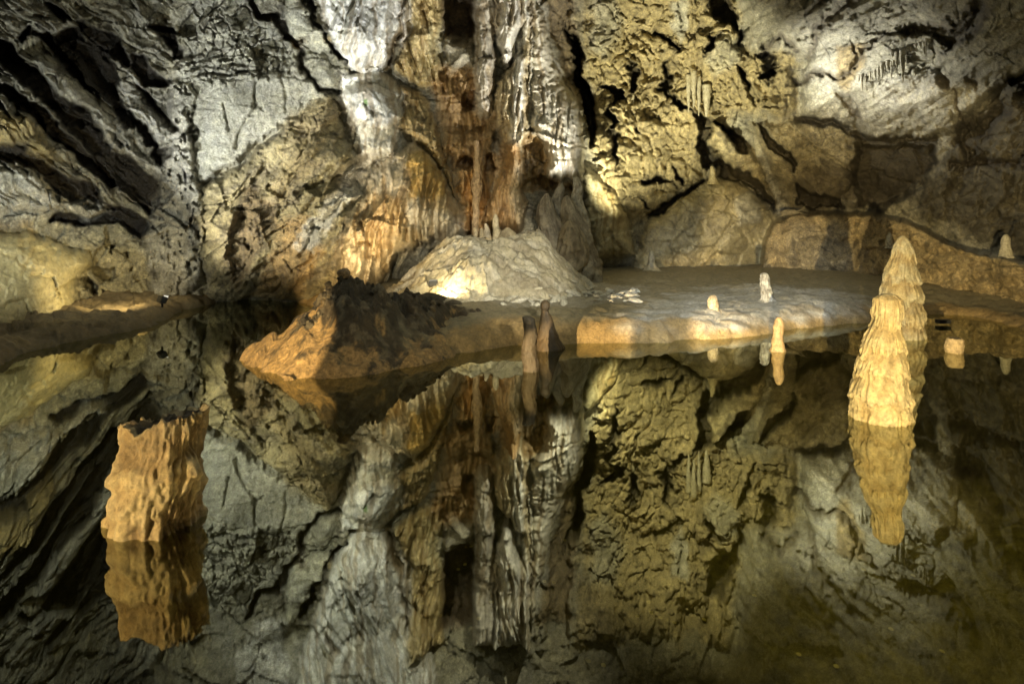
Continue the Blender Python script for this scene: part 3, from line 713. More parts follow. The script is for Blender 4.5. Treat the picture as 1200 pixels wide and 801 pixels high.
# ---- rock relief over everything, quieter on flowstone
calm = np.ones(SH, np.float32)
for pts, kk, sf in ((A_ALL, 0.45, 20), (K_ALL, 0.42, 20), (I_ALL, 0.55, 14), (DIAG, 0.6, 14), (PANE, 0.3, 14), (J2, 0.6, 10)):
    s, d = mask(pts, sf)
    calm[s] = np.minimum(calm[s], 1 - (1 - kk) * sstep(-0.5, 1, -d / sf))
rough_k = (1 - 0.72 * flow) * calm * (0.75 + 0.35 * np.clip(fbm(U / 80, V / 70, 3, 203), -1, 1))
UA, VA = U + 9 * wx1 + 2 * wxf, V + 9 * wy1 + 2 * wyf
UB, VB = U + 2.5 * wx1 + 0.8 * wxf, V + 2.5 * wy1 + 0.8 * wyf
rel = 0.30 * fbm(U / 150, V / 130, 3, 201)
pm = sstep(-0.05, 0.5, fbm(U / 45, V / 40, 3, 207))
rel = rel + rough_k * (0.30 * facets(UB / 95, VB / 66, 31, 1.1) + 0.17 * facets((UB + 0.4 * VB) / 42, VB / 28, 32, 1.1) + (0.25 + 0.9 * pm) * (0.055 * facets((UB - 0.3 * VB) / 14, (VB - 0.3 * UB) / 10, 33) + 0.024 * facets(UB / 6, VB / 5, 34)) + 0.04 * ridged(UA / 40, VA / 34, 3, 205))
rel = rel + flow * (0.03 * facets(UA / 14, VA / 22, 35))
fine = 0.018 * ridged(UW / 9, VW / 8, 3, 221, 0.6) + 0.008 * ridged(UW / 3.4, VW / 3.2, 2, 225)
rel = rel + (1 - 0.6 * flow) * fine
disp += rel * np.clip(D0 / 12, 0.5, 1.4)

e1, e2, _ = worley(UB / 30, VB / 23, 51); j1 = np.exp(-((e2 - e1) / 0.035) ** 2)
e1, e2, _ = worley((UB + 0.5 * VB) / 14, VB / 11, 52); j2 = np.exp(-((e2 - e1) / 0.06) ** 2)
jm = np.clip(sstep(0.1, 0.6, fbm(U / 60, V / 60, 3, 247)) * j1 * 0.75 + sstep(0.25, 0.7, fbm(U / 40, V / 40, 3, 248)) * j2 * 0.6, 0, 0.85) * (1 - 0.85 * flow)
disp -= 0.10 * jm
# vertical mineral streaks on the flowstones
strk = np.zeros(SH, np.float32)
for pts in (E_FLOW, KNOB, F1P, APRON, MIDF, MID, DKP, COLF, F3, F4, F5, F6, FAN):
    s, d = mask(pts, 4)
    strk[s] = np.maximum(strk[s], sstep(-1, 1, -d / 4))
sk = strk * sstep(-0.1, 0.4, perlin(U / 4.2 + 1.2 * wx1, V / 70, 260) + 0.6 * perlin(U / 11 + wx1, V / 90, 261))
disp -= 0.03 * sk

# ---- rock bench above the mud flat (its face stands well forward of the back wall)
benchD = np.interp(U, [860, 900, 1000, 1050, 1100, 1200, 1320, 1500], [18.2, 17.6, 16.2, 14.6, 13.3, 11.6, 9.6, 7.5]).astype(np.float32)
BENCH = [(902, 262), (925, 250), (990, 251), (1030, 252), (1060, 258), (1085, 268), (1110, 284), (1150, 298), (1200, 306), (1300, 318), (1500, 335), (1500, 470), (895, 470), (893, 300)]
s, d = mask(BENCH, 8, 0.5)
tb = sstep(-1.5, 1.5, -d / 2.5)
face = benchD[s] - 0.16 * fbm(U[s] / 40, V[s] / 30, 4, 231) - 0.14 * facets(UA[s] / 26, VA[s] / 18, 233) - 0.06 * facets(UA[s] / 9, VA[s] / 7, 234) - 0.35 * sstep(252, 330, V[s]) - fine[s]
D = D0 - disp
D[s] = D[s] * (1 - tb) + np.minimum(D[s], face) * tb
paint(BENCH, (0.36, 0.28, 0.16), 0.95, 3, 0.5)
for p in ([(925, 262), (990, 258), (1000, 300), (985, 322), (925, 318), (915, 290)],):
    paint(p, (0.30, 0.26, 0.19), 0.6, 8, 1.5, 0.5)
paint([(1108, 282), (1150, 296), (1200, 303), (1300, 315), (1300, 320), (1200, 309), (1150, 301)], (0.66, 0.64, 0.6), 0.75, 2.5, 1, 0.4)
D = np.maximum(D, 2.2)
# the lower part of the left wall and the central wall run down under the water
wall_x, wall_y, wall_z = TX * D, D, H + TZ * D
XYZ = np.stack([wall_x, wall_y, wall_z], -1).reshape(-1, 3).astype(np.float32)

# speckle of the mineral colour at pixel scale (mud films, manganese dots)
sp = fbm(UW / 6, VW / 6, 3, 241)[..., None]
col *= np.clip(1 + 0.22 * sp, 0.6, 1.4)
ms = sstep(0.45, 0.8, fbm(UW / 12, VW / 16, 4, 245) + 0.25 * fbm(U / 90, V / 90, 2, 246))[..., None]
col[:] = col * (1 - 0.55 * ms * (1 - 0.8 * flow[..., None])) + np.array(DARK, np.float32) * 0.55 * ms * (1 - 0.8 * flow[..., None])
col[:] = col * (1 - jm[..., None]) + np.array((0.05, 0.04, 0.026), np.float32) * jm[..., None]
col[:] = col * (1 - 0.42 * sk[..., None] * np.array((0.8, 0.95, 1.15), np.float32))
big = fbm(UW / 26, VW / 22, 5, 249, 0.65)[..., None]
col *= np.clip(1 + 0.30 * big * (1 - 0.5 * flow[..., None]), 0.45, 1.5)
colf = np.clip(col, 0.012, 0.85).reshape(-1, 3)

# ---- split the sheet into the pieces one would name
lab = np.zeros(SH, np.int32)


def label_region(pts, k, w=0.8):
    s, d = mask(pts, 2, w)
    lab[s] = np.where(d < 0, k, lab[s])


lab[(U > 600)] = 2
lab[(U <= 600)] = 1
label_region(A_ALL + [], 3)
lab[(U < -40)] = 3
for k, p in ((4, B_FLOW), (5, E_FLOW), (6, KNOB), (7, MIDF), (7, APRON), (8, F1P), (9, MID), (9, DKP), (9, [(540, 200), (572, 200), (572, 275), (540, 275)]), (10, COLF), (11, F3), (12, F4), (13, F5), (14, F6), (15, FAN), (16, HUMP), (17, J1), (18, J2), (19, BENCH)):
    label_region(p, k, 0.5 if k in (19,) else 0.8)
nr, nc = SH
idx = np.arange(nr * nc, dtype=np.int32).reshape(nr, nc)
quads = np.stack([idx[:-1, :-1], idx[1:, :-1], idx[1:, 1:], idx[:-1, 1:]], -1).reshape(-1, 4)
qlab = lab[:-1, :-1].reshape(-1)


def piece(k, name, mat, parent=None, base=None):
    f = quads[qlab == k]
    used, inv = np.unique(f, return_inverse=True)
    v = XYZ[used]
    if parent is not None:
        org = parent.location
    else:
        org = (float(v[:, 0].mean()), float(v[:, 1].mean()), float(v[:, 2].min()))
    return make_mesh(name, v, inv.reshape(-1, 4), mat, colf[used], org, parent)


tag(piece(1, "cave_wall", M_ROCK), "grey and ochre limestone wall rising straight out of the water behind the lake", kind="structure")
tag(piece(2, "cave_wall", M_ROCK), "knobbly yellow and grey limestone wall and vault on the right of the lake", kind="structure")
tag(piece(3, "cave_wall", M_ROCK), "dark limestone wall of steeply slanting layers on the left of the lake", kind="structure")
tag(piece(4, "flowstone", M_FLOW), "smooth yellow flowstone bulge under the dark slanting strata beside the left ledge", "flowstone")
tag(piece(5, "flowstone", M_FLOW), "brilliant white flowstone sheet pouring down from the roof above a white knob", "flowstone")
tag(piece(6, "flowstone", M_FLOW), "rounded white flowstone knob with a tiny green moss spot below the white sheet", "flowstone")
tag(piece(7, "flowstone", M_FLOW), "orange and cream flowstone apron with dripping lower edge behind the pale mound", "flowstone")
drap = tag(empty("drapery", P(600, 285, 14.3)), "tall curtain of fluted flowstone folds, white at right and golden at left", "drapery")
M_DR = M_FLOW
tag(piece(8, "fold", M_DR, drap), "golden fold at the left of the curtain")
tag(piece(9, "back_sheet", M_DR, drap), "orange knobbly sheet behind the folds")
tag(piece(10, "fold", M_DR, drap), "grey hanging column")
tag(piece(11, "fold", M_DR, drap), "white lobed fold")
tag(piece(12, "fold", M_DR, drap), "cream fold with white strands")
tag(piece(13, "curtain", M_DR, drap), "white scaly curtain with a fringed lower edge")
tag(piece(14, "column", M_DR, drap), "orange column standing under the folds")
tag(piece(15, "flowstone", M_FLOW), "smooth pale yellow flowstone fan at the right foot of the white curtain", "flowstone")
tag(piece(16, "flowstone_mound", M_FLOW), "broad yellow flowstone hump under the black gap of the leaning slabs", "mound")
tag(piece(17, "rock_slab", M_ROCK), "narrow yellow rock slab leaning over the black slot", "rock")
tag(piece(18, "rock_slab", M_ROCK), "broad brown rock slab leaning above the bench, right of the narrow slab", "rock")
tag(piece(19, "rock_bench", M_ROCK), "long waist-high brown rock bench along the back of the mud flat", "rock bench")

# back half of the chamber, behind the visitor
n1_, n2_ = 40, 64
ph = np.linspace(-math.pi / 2, math.pi / 2, n1_); th = np.linspace(0, 2 * math.pi, n2_)
TH, PH = np.meshgrid(th, ph)
rr = 1 + 0.05 * fbm(TH * 3, PH * 4, 3, 301)
X = 26 * np.cos(PH) * np.cos(TH) * rr; Y = 6 + 24 * np.cos(PH) * np.sin(TH) * rr; Z = 2 + 16 * np.sin(PH) * rr
idx2 = np.arange(n1_ * n2_).reshape(n1_, n2_)
q2 = np.stack([idx2[:-1, :-1], idx2[:-1, 1:], idx2[1:, 1:], idx2[1:, :-1]], -1).reshape(-1, 4)
tag(make_mesh("cave_ceiling", np.stack([X, Y, Z], -1).reshape(-1, 3), q2[:, ::-1], M_ROCK, np.tile(np.array([0.25, 0.23, 0.19]), (n1_ * n2_, 1))), "rock vault closing the cave behind the lake", kind="structure")

# ================================================================== GROUND: mud flat, banks, lake bed
shore = [W(*p) for p in [(345, 352), (420, 372), (470, 395), (505, 419), (560, 411), (620, 406), (700, 403), (760, 402), (830, 398), (870, 392), (900, 390), (950, 384), (1020, 376), (1085, 367), (1140, 371), (1200, 386), (1300, 412)]]
PLAT = shore + [(14, 7.0), (16, 22), (-4, 22), (-4, 14.5)]
ledge = [W(*p) for p in [(-250, 520), (-120, 462), (0, 427), (60, 406), (110, 395), (165, 384), (195, 371), (255, 353)]]
LEDGE = ledge + [(-6.9, 14.0), (-16, 14), (-16, 3.5)]


def ground(x, y):
    wx_ = 0.18 * fbm(x / 0.9, y / 0.9, 3, 401) + 0.05 * fbm(x / 0.22, y / 0.22, 3, 403); wy_ = 0.18 * fbm(x / 0.9, y / 0.9, 3, 402) + 0.05 * fbm(x / 0.22, y / 0.22, 3, 404)
    d1 = -sdf_poly(x + wx_, y + wy_, PLAT); d2 = -sdf_poly(x + wx_, y + wy_, LEDGE)
    bed = -0.50 + 0.10 * fbm(x / 1.6, y / 1.6, 4, 405) + 0.05 * fbm(x / 0.35, y / 0.35, 3, 407) - 0.35 * sstep(1.0, -2.5, x) + 0.15 * sstep(1.5, 4.5, x)
    top1 = 0.33 + 0.10 * sstep(10, 17, y) - 0.22 * sstep(5.6, 7.6, x) * sstep(13.5, 10.5, y)
    top1 = top1 + 0.035 * fbm(x / 1.1, y / 0.9, 4, 411) + 0.012 * ridged(x / 0.45, y / 0.25, 3, 412)
    z1 = np.where(d1 > 0, top1 * (1 - np.exp(-np.maximum(d1, 0) / 0.24)), np.maximum(bed, 0.75 * d1))
    pf, _, _ = worley(x / 0.30, y / 0.24, 43)
    top1 = top1 - 0.010 * np.exp(-(pf / 0.22) ** 2)
    top2 = 0.25 + 0.09 * facets(x / 0.5, y / 0.45, 416) + 0.03 * facets(x / 0.18, y / 0.16, 417) + 0.06 * fbm(x / 0.8, y / 0.8, 4, 415)
    z2 = np.where(d2 > 0, top2 * (1 - np.exp(-np.maximum(d2, 0) / 0.22)), np.maximum(bed, 0.8 * d2))
    z = np.maximum(z1, z2)
    z = z + (0.016 * fbm(x / 0.16, y / 0.16, 3, 421) + 0.020 * facets(x / 0.22, y / 0.16, 422) + 0.010 * facets(x / 0.08, y / 0.07, 423)) * sstep(-0.35, 0.1, z)
    return z, d1, d2


gu = axis([(-500, -40, 12), (-40, 1240, 2.4), (1240, 1700, 12)])
gd = np.geomspace(1.0, 21.0, 400).astype(np.float32)
GU, GD = np.meshgrid(gu, gd)
gx, gy = (GU - CX) / F * GD, GD
gz, d1, d2 = ground(gx, gy)
gc = np.zeros(gx.shape + (3,), np.float32); gc[:] = (0.27, 0.225, 0.10)
bl = sstep(0.1, 0.6, fbm(gx / 0.5, gy / 0.5, 4, 431))[..., None]
gc[:] = gc * (1 - 0.55 * bl) + np.array((0.10, 0.08, 0.035), np.float32) * 0.55 * bl


def gmix(t, c):
    t = t[..., None]
    gc[:] = gc * (1 - t) + np.array(c, np.float32) * t


gmix(0.75 * sstep(0.15, 0.5, fbm(gx / 0.16, gy / 0.12, 4, 443)), (0.09, 0.07, 0.03))
gmix(0.5 * sstep(0.3, 0.6, fbm(gx / 0.07, gy / 0.06, 3, 444)), (0.40, 0.34, 0.18))
# darker over the deeper left and middle of the bed
gmix(0.8 * sstep(1.6, 0.2, gx + 0.5 * fbm(gx / 0.8, gy / 0.8, 4, 441)), (0.075, 0.06, 0.03))


gmix(sstep(-0.25, 0.05, d1), (0.36, 0.25, 0.115))
gmix(sstep(0.28, 0.7, d1 + 0.2 * fbm(gx / 0.5, gy / 0.4, 3, 433)), (0.255, 0.22, 0.145))
wh = [W(*p, 0.34) for p in [(735, 372), (800, 345), (880, 335), (1010, 342), (1035, 366), (1020, 372), (960, 378), (870, 386), (845, 380), (800, 365)]]
t = sstep(-0.5, 0.4, -sdf_poly(gx, gy, wh) + 0.5 * fbm(gx / 0.7, gy / 0.35, 4, 435)) * sstep(0.05, 0.15, d1)
gmix(t * (0.55 + 0.45 * sstep(-0.3, 0.4, fbm(gx / 0.6, gy / 0.22, 4, 436))), (0.50, 0.48, 0.45))
gmix(sstep(0.0, 0.4, -sdf_poly(gx, gy, [W(*p, 0.34) for p in [(560, 358), (640, 326), (760, 338), (745, 352), (690, 362)]]) + 0.3 * fbm(gx / 0.4, gy / 0.3, 4, 437)) * 0.5, (0.45, 0.43, 0.40))
gmix(sstep(-0.1, 0.1, d2), (0.17, 0.13, 0.075))
gmix(sstep(0.0, 0.4, fbm(gx / 0.6, gy / 0.5, 3, 439)) * sstep(0, 0.2, d2) * 0.6, (0.28, 0.21, 0.11))
idx3 = np.arange(gx.size).reshape(gx.shape)
q3 = np.stack([idx3[:-1, :-1], idx3[:-1, 1:], idx3[1:, 1:], idx3[1:, :-1]], -1).reshape(-1, 4)
gv = np.stack([gx, gy, gz], -1).reshape(-1, 3)
gcf = gc.reshape(-1, 3)
wet = ((d1 < -0.05) & (d2 < -0.05))[:-1, :-1].reshape(-1)
for sel, nm, lb in ((wet, "lake_bed", "shallow olive brown lake bed seen through the water"), (~wet, "cave_floor", "muddy cave floor with rounded banks along the lake")):
    f = q3[sel]; used, inv = np.unique(f, return_inverse=True)
    tag(make_mesh(nm, gv[used], inv.reshape(-1, 4), M_MUD, gcf[used]), lb, kind="structure")

# water
wv = [(-24, -6, 0), (24, -6, 0), (24, 24, 0), (-24, 24, 0)]
tag(make_mesh("lake_water", wv, [(0, 1, 2, 3)], M_WATER, smooth=False), "mirror still dark lake water", kind="structure")


# ================================================================== MOUNDS AND ROCKS
def gz_at(x, y):
    z, a, b = ground(np.array([x], np.float32), np.array([y], np.float32))
    return float(z[0])


def patch(name, x0, x1, y0, y1, step, hfun, cfun, mat):
    xs = np.arange(x0, x1 + step, step, dtype=np.float32); ys = np.arange(y0, y1 + step, step, dtype=np.float32)
    x, y = np.meshgrid(xs, ys)
    z = hfun(x, y)
    keep = (z > ground(x, y)[0] - 0.15)
    i = np.arange(x.size).reshape(x.shape)
    q = np.stack([i[:-1, :-1], i[:-1, 1:], i[1:, 1:], i[1:, :-1]], -1)
    kq = keep[:-1, :-1] & keep[1:, :-1] & keep[:-1, 1:] & keep[1:, 1:]
    f = q[kq]
    used, inv = np.unique(f, return_inverse=True)
    v = np.stack([x, y, z], -1).reshape(-1, 3)[used]
    c = np.clip(cfun(x, y, z), 0.012, 0.85).reshape(-1, 3)[used]
    return make_mesh(name, v, inv.reshape(-1, 4), mat, c, (float(v[:, 0].mean()), float(v[:, 1].mean()), float(v[:, 2].min())))


def ridge_cone(x, y, pts, slope):
    z = np.full(x.shape, -9, np.float32)
    for p, q in zip(pts[:-1], pts[1:]):
        dx, dy = q[0] - p[0], q[1] - p[1]
        t = np.clip(((x - p[0]) * dx + (y - p[1]) * dy) / (dx * dx + dy * dy), 0, 1)
        d = np.hypot(x - p[0] - t * dx, y - p[1] - t * dy)
        z = np.maximum(z, p[2] + t * (q[2] - p[2]) - slope * d)
    return z


RP = [(*P(402, 333, 7.5).xy, 1.06), (*P(445, 333, 7.8).xy, 0.96), (*P(500, 360, 8.4).xy, 0.62), (*P(560, 380, 9.1).xy, 0.40)]


def rock_h(x, y):
    xw, yw = x + 0.10 * fbm(x / 0.5, y / 0.5, 3, 501), y + 0.10 * fbm(x / 0.5, y / 0.5, 3, 502)
    z = ridge_cone(xw, yw, RP, 0.92)
    top = sstep(0.45, 0.75, z + 0.15 * fbm(x / 0.5, y / 0.5, 3, 503))
    f1, f2, cid = worley((x + 0.4 * y) / 0.16, (y + z) / 0.16, 41)
    z = z + top * (0.08 * (cid - 0.4) + 0.06 * facets(x / 0.24, y / 0.22, 505)) + (0.06 + 0.10 * top) * facets((x + 0.3 * y) / 0.75, y / 0.6, 506, 0.8) + (0.012 + 0.03 * top) * facets(x / 0.13, y / 0.13, 510) + 0.05 * fbm(x / 0.45, y / 0.45, 3, 507) 
    cut = sstep(0.0, 0.25, np.abs(perlin(x / 0.8, y / 2.5, 509)))
    return z - 0.06 * (1 - cut)


def rock_c(x, y, z):
    c = np.zeros(x.shape + (3,), np.float32); c[:] = (0.40, 0.265, 0.12)
    t = sstep(0.36, 0.56, z + 0.36 * fbm(x / 0.3, y / 0.3, 5, 511, 0.65) + 0.30 * sstep(-2.25, -1.75, x))[..., None] * 0.92  # right half darkened: dark rock plus a cast shadow put into the colour
    dk = np.array((0.045, 0.038, 0.027), np.float32) + np.array((0.10, 0.088, 0.064), np.float32) * sstep(0.1, 0.6, fbm(x / 0.12, y / 0.12, 4, 517) + 0.5 * facets(x / 0.16, y / 0.14, 518))[..., None]
    c = c * (1 - t) + dk * t
    k = sstep(0.0, 0.35, -sdf_poly(x, y, [(-1.75, 7.0), (-1.25, 7.1), (-0.95, 7.6), (-1.5, 7.7)]) + 0.2 * fbm(x / 0.2, y / 0.2, 3, 513))[..., None] * 0.7
    return c * (1 - k) + np.array((0.33, 0.29, 0.19), np.float32) * k


tag(patch("rock_outcrop", -3.7, 0.3, 5.9, 10.4, 0.013, rock_h, rock_c, M_ROCK), "dark rubble-topped rock outcrop with orange mud sides jutting into the lake", "rock")

MC = P(578, 280, 12.9)


def mound_h(x, y):
    dx = (x - MC.x); dy = (y - MC.y)
    rx = np.where(dx < 0, 2.35, 2.35); ry = np.where(dy < 0, 2.7, 2.0)
    r = np.hypot(dx / rx, dy / ry) + 0.05 * fbm(x / 0.8, y / 0.8, 3, 521)
    z = 0.3 + 1.08 * (1 - sstep(0.36, 1.02, r)) + 0.16 * np.exp(-(((x - 0.55) / 0.3) ** 2 + ((y - 13.2) / 0.9) ** 2)) - 0.3 * sstep(0.95, 1.2, r)
    z = z + 0.07 * fbm(x / 0.6, y / 0.6, 4, 523) + 0.02 * ridged(x / 0.25, y / 0.2, 3, 525) + 0.13 * facets((x + 0.3 * y) / 0.7, y / 0.5, 526, 0.6) + 0.05 * facets(x / 0.22, y / 0.18, 528) + 0.015 * facets(x / 0.08, y / 0.08, 529)
    b = np.exp(-(((x + 0.85) / 0.45) ** 2 + ((y - 10.95) / 0.4) ** 2)); z = z + 0.16 * b * (1 + 0.5 * ridged(x / 0.2, y / 0.15, 3, 527))
    b2 = np.exp(-(((x - 0.05) / 0.5) ** 2 + ((y - 10.9) / 0.5) ** 2)); z = z + 0.14 * b2
    return z


def mound_c(x, y, z):
    c = np.zeros(x.shape + (3,), np.float32); c[:] = (0.52, 0.47, 0.37)
    t = sstep(-1.0, -2.2, x + 0.5 * fbm(x / 0.5, y / 0.5, 3, 531))[..., None] * 0.7
    c = c * (1 - t) + np.array((0.36, 0.27, 0.13), np.float32) * t
    t = sstep(-0.05, 0.45, fbm(x / 0.9, y / 0.5, 4, 533))[..., None] * 0.75
    c = c * (1 - t) + np.array((0.30, 0.26, 0.20), np.float32) * t
    t = sstep(0.1, 0.4, fbm(x / 0.5, y / 0.35, 4, 535))[..., None] * 0.8
    return c * (1 - t) + np.array((0.60, 0.56, 0.48), np.float32) * t


tag(patch("flowstone_mound", -3.4, 2.5, 9.9, 15.0, 0.02, mound_h, mound_c, M_FLOW), "wide pale flowstone mound on the mud flat below the orange apron", "mound")


def rock_mesh(name, seed, squash=(1, 1, 1), n=26):
    rnd = random.Random(seed)
    bm = bmesh.new()
    for _ in range(n):
        v = Vector((rnd.gauss(0, 1), rnd.gauss(0, 1), rnd.gauss(0, 1))).normalized() * (0.8 + 0.2 * rnd.random())
        bm.verts.new((v.x * squash[0], v.y * squash[1], v.z * squash[2]))
    r = bmesh.ops.convex_hull(bm, input=bm.verts)
    loose = [v for v in bm.verts if not v.link_faces]
    bmesh.ops.delete(bm, geom=loose, context='VERTS')
    bmesh.ops.recalc_face_normals(bm, faces=bm.faces)
    bmesh.ops.bevel(bm, geom=list(bm.edges), offset=0.06, segments=1, affect='EDGES')
    bmesh.ops.triangulate(bm, faces=bm.faces)
    bmesh.ops.subdivide_edges(bm, edges=list(bm.edges), cuts=1, use_grid_fill=True)
    for v in bm.verts:
        k = 1 + 0.12 * (rnd.random() - 0.5)
        v.co *= k
    me = bpy.data.meshes.new(name)
    bm.to_mesh(me); bm.free()
    return me


def set_col(me, c, mat):
    a = me.color_attributes.new("Col", 'FLOAT_COLOR', 'POINT')
    a.data.foreach_set("color", np.tile(np.array([*c, 1], np.float32), len(me.vertices)))
    me.materials.append(mat)
    return me


def put(name, me, loc, rot, sc):
    o = bpy.data.objects.new(name, me)
    o.location = loc; o.rotation_euler = rot; o.scale = sc if hasattr(sc, '__len__') else (sc, sc, sc)
    COL.objects.link(o)
    return o


rub_dark = [set_col(rock_mesh("rubble_rock", 40 + i, (1, 0.8, 0.6)), c_, M_ROCK) for i, c_ in enumerate(((0.07, 0.06, 0.045), (0.05, 0.042, 0.03), (0.14, 0.12, 0.085), (0.09, 0.075, 0.05), (0.22, 0.18, 0.12)))]
rub_pale = [set_col(rock_mesh("rock_fragment", 60 + i, (1, 0.75, 0.55)), (0.56, 0.54, 0.49), M_STAL) for i in range(5)]
# rubble on the crest of the outcrop
for i in range(110):
    x = random.uniform(-2.75, -0.6); y = 7.5 + (x + 2.25) * 0.55 + random.uniform(-0.45, 0.35)
    z = float(rock_h(np.array([x], np.float32), np.array([y], np.float32))[0])
    if z < 0.45:
        continue
    sc = random.choice((0.025, 0.03, 0.035, 0.045, 0.055, 0.07))
    tag(put("rubble_rock", random.choice(rub_dark), (x, y, z + sc * 0.25), (random.random() * 3, random.random() * 3, random.random() * 6), sc), "small dark angular stone in the loose rubble on top of the outcrop", "rock", "rubble on the outcrop")
# pale scree at the foot of the mound
for i in range(120):
    px = random.uniform(590, 748); py = random.uniform(326, 355) if px < 700 else random.uniform(340, 352)
    x, y = W(px, py, 0.38)
    z = max(float(mound_h(np.array([x], np.float32), np.array([y], np.float32))[0]), gz_at(x, y))
    if z > 0.6:
        continue
    sc = random.uniform(0.04, 0.12)
    sc = (sc * random.uniform(1, 2.2), sc, sc * 0.8)
    tag(put("rock_fragment", random.choice(rub_pale), (x, y, z + sc[1] * 0.2), (random.random() * 0.6, random.random() * 0.5, random.random() * 6), sc), "pale broken stone in the scree at the foot of the pale mound", "rock", "scree below the mound")


# ================================================================== STALAGMITES
def silhouette(name, d, rows, label, color, cat="stalagmite", nt=120, nz=140, tiers=0, runnel=0.06, lump=0.05, seed=1, mat=None, under=0.0, hollow=False, blob=0.07, blobs=13, wobble=0.10, group=None, base_z=None, squash=0.9, top_fn=None, color2=None, grooves=None):
    """rows: (py, left px, right px) from top to bottom, at distance d; a solid of revolution with drip skirts and runnels"""
    rows = sorted(rows)
    zs = np.array([H - (r[0] - HZ) / F * d for r in rows]); xl = np.array([(r[1] - CX) / F * d for r in rows]); xr = np.array([(r[2] - CX) / F * d for r in rows])
    if under:
        w_ = (xr[-1] - xl[-1]) * 0.12
        zs = np.append(zs, zs[-1] - under); xl = np.append(xl, xl[-1] - w_); xr = np.append(xr, xr[-1] + w_)
    zg = np.linspace(zs[0], zs[-1], nz)
    c = np.interp(zg, zs[::-1], ((xl + xr) / 2)[::-1]); r = np.interp(zg, zs[::-1], ((xr - xl) / 2)[::-1])
    c = c + wobble * float(r.max()) * perlin(zg / float(r.max()) * 0.55, 0 * zg, seed + 40) * 1.5
    bx, bz = float(c[-1]), float(zs[-1])
    hgt = zs[0] - zs[-1]
    th = np.linspace(0, 2 * math.pi, nt, endpoint=False)
    TH, ZG = np.meshgrid(th, zg)
    R = r[:, None] * np.ones_like(TH)
    rm = float(r.max())
    # tileable noise round the axis: sample on a circle
    cx_, cy_ = np.cos(TH), np.sin(TH)
    q = 1.4 / max(rm, 0.02) * 0.12
    zz = (ZG - bz) / rm
    def cyl(k, kz, sd): return 0.5 * (fbm(cx_ * k + 3 * cy_, zz * kz + cy_ * k * 0.3, 3, sd) + fbm(cy_ * k + 7, zz * kz * 1.1 - cx_ * k * 0.3, 3, sd + 50))
    R = R * (1 + lump * 1.6 * cyl(1.6, 0.9, seed) + lump * 0.9 * cyl(4.0, 2.2, seed + 1))
    ang = TH * (16 if rm > 0.1 else 9)
    rn = 1 - 2 * np.abs(perlin(TH / (2 * math.pi) * (34 if rm > 0.1 else 16) + 0.4 * cyl(2, 1, seed + 7), zz * 0.9, seed + 3)) * np.minimum(1, np.minimum(TH, 2 * math.pi - TH) * 6)
    edge = np.minimum(1, np.minimum(TH, 2 * math.pi - TH) * 6)
    f1_, f2_, id_ = worley(TH / (2 * math.pi) * blobs + 0.7 * cyl(2, 1.5, seed + 5), zz * blobs * 0.2 + 0.5 * cyl(1.5, 1, seed + 6), seed % 50)
    R = R * (1 + blob * (0.55 - f1_) * edge)
    if grooves:
        R = R * (1 + 0.06 * np.sin(2 * math.pi * (zz * 0.85 + 0.35 * cyl(1.2, 0.5, seed + 16))))
        g1_, g2_, gid_ = worley(TH / (2 * math.pi) * 11 + 0.7 * cyl(3, 2, seed + 17), zz * 3.2, 29)
        R = R * (1 + 0.09 * (0.5 - g1_) * edge)
    if tiers:
        st = zz * tiers + 0.55 * cyl(1.3, 0.5, seed + 9) + 0.13 * rn + 0.25 * cyl(5, 0.8, seed + 10)
        fr = st - np.floor(st)                                  # 0 at the ragged lower fringe of a tier, 1 at its top
        rank = perlin(np.floor(st) * 0.37, 0 * st, seed + 12)
        R = R * (1 + (0.15 + 0.10 * rank) * ((1 - fr) ** 0.8 - 0.5) - 0.13 * sstep(0.16, 0.0, fr) + runnel * (0.2 + 1.5 * (1 - fr)) * rn)
    else:
        R = R * (1 + runnel * rn)
    R = R * (1 + 0.035 * cyl(9, 6, seed + 11))
    if grooves:
        for th0, wd, dp in grooves:
            dd = np.abs((TH - th0 + 0.10 * np.sin(zz * 2.6 + th0) + 0.09 * cyl(1.5, 2.5, seed + 13) + math.pi) % (2 * math.pi) - math.pi)
            R = R - rm * dp * np.exp(-(dd / wd) ** 2) * sstep(-0.35, 0.25, cyl(1.0, 1.6, seed + int(th0 * 37) % 40))
    ext = 0.5 * ((R * np.cos(TH)).max(1) - (R * np.cos(TH)).min(1)) / np.maximum(r, 1e-4)
    kw_ = max(3, nz // 6); pad = np.pad(ext, kw_, mode='edge')
    ext = np.convolve(pad, np.ones(2 * kw_ + 1) / (2 * kw_ + 1), 'valid')
    R = R / ext[:, None]
    X = c[:, None] - bx + R * np.cos(TH); Y = R * np.sin(TH) * squash; Z = ZG - bz
    if top_fn is not None:
        Z = top_fn(X, Y, Z, hgt, rm)
    n = nz * nt
    dev = (R / np.maximum(r[:, None], 1e-4) - 1).reshape(-1)
    v = np.stack([X, Y, Z], -1).reshape(-1, 3)
    i = np.arange(n).reshape(nz, nt); j = np.roll(i, -1, 1)
    f = [np.stack([i[:-1], i[1:], j[1:], j[:-1]], -1).reshape(-1, 4)]
    # cap rings
    rings = 14
    cap = []
    tx, ty, tz = X[0], Y[0], Z[0]
    last = i[0]
    off = n
    fs = []
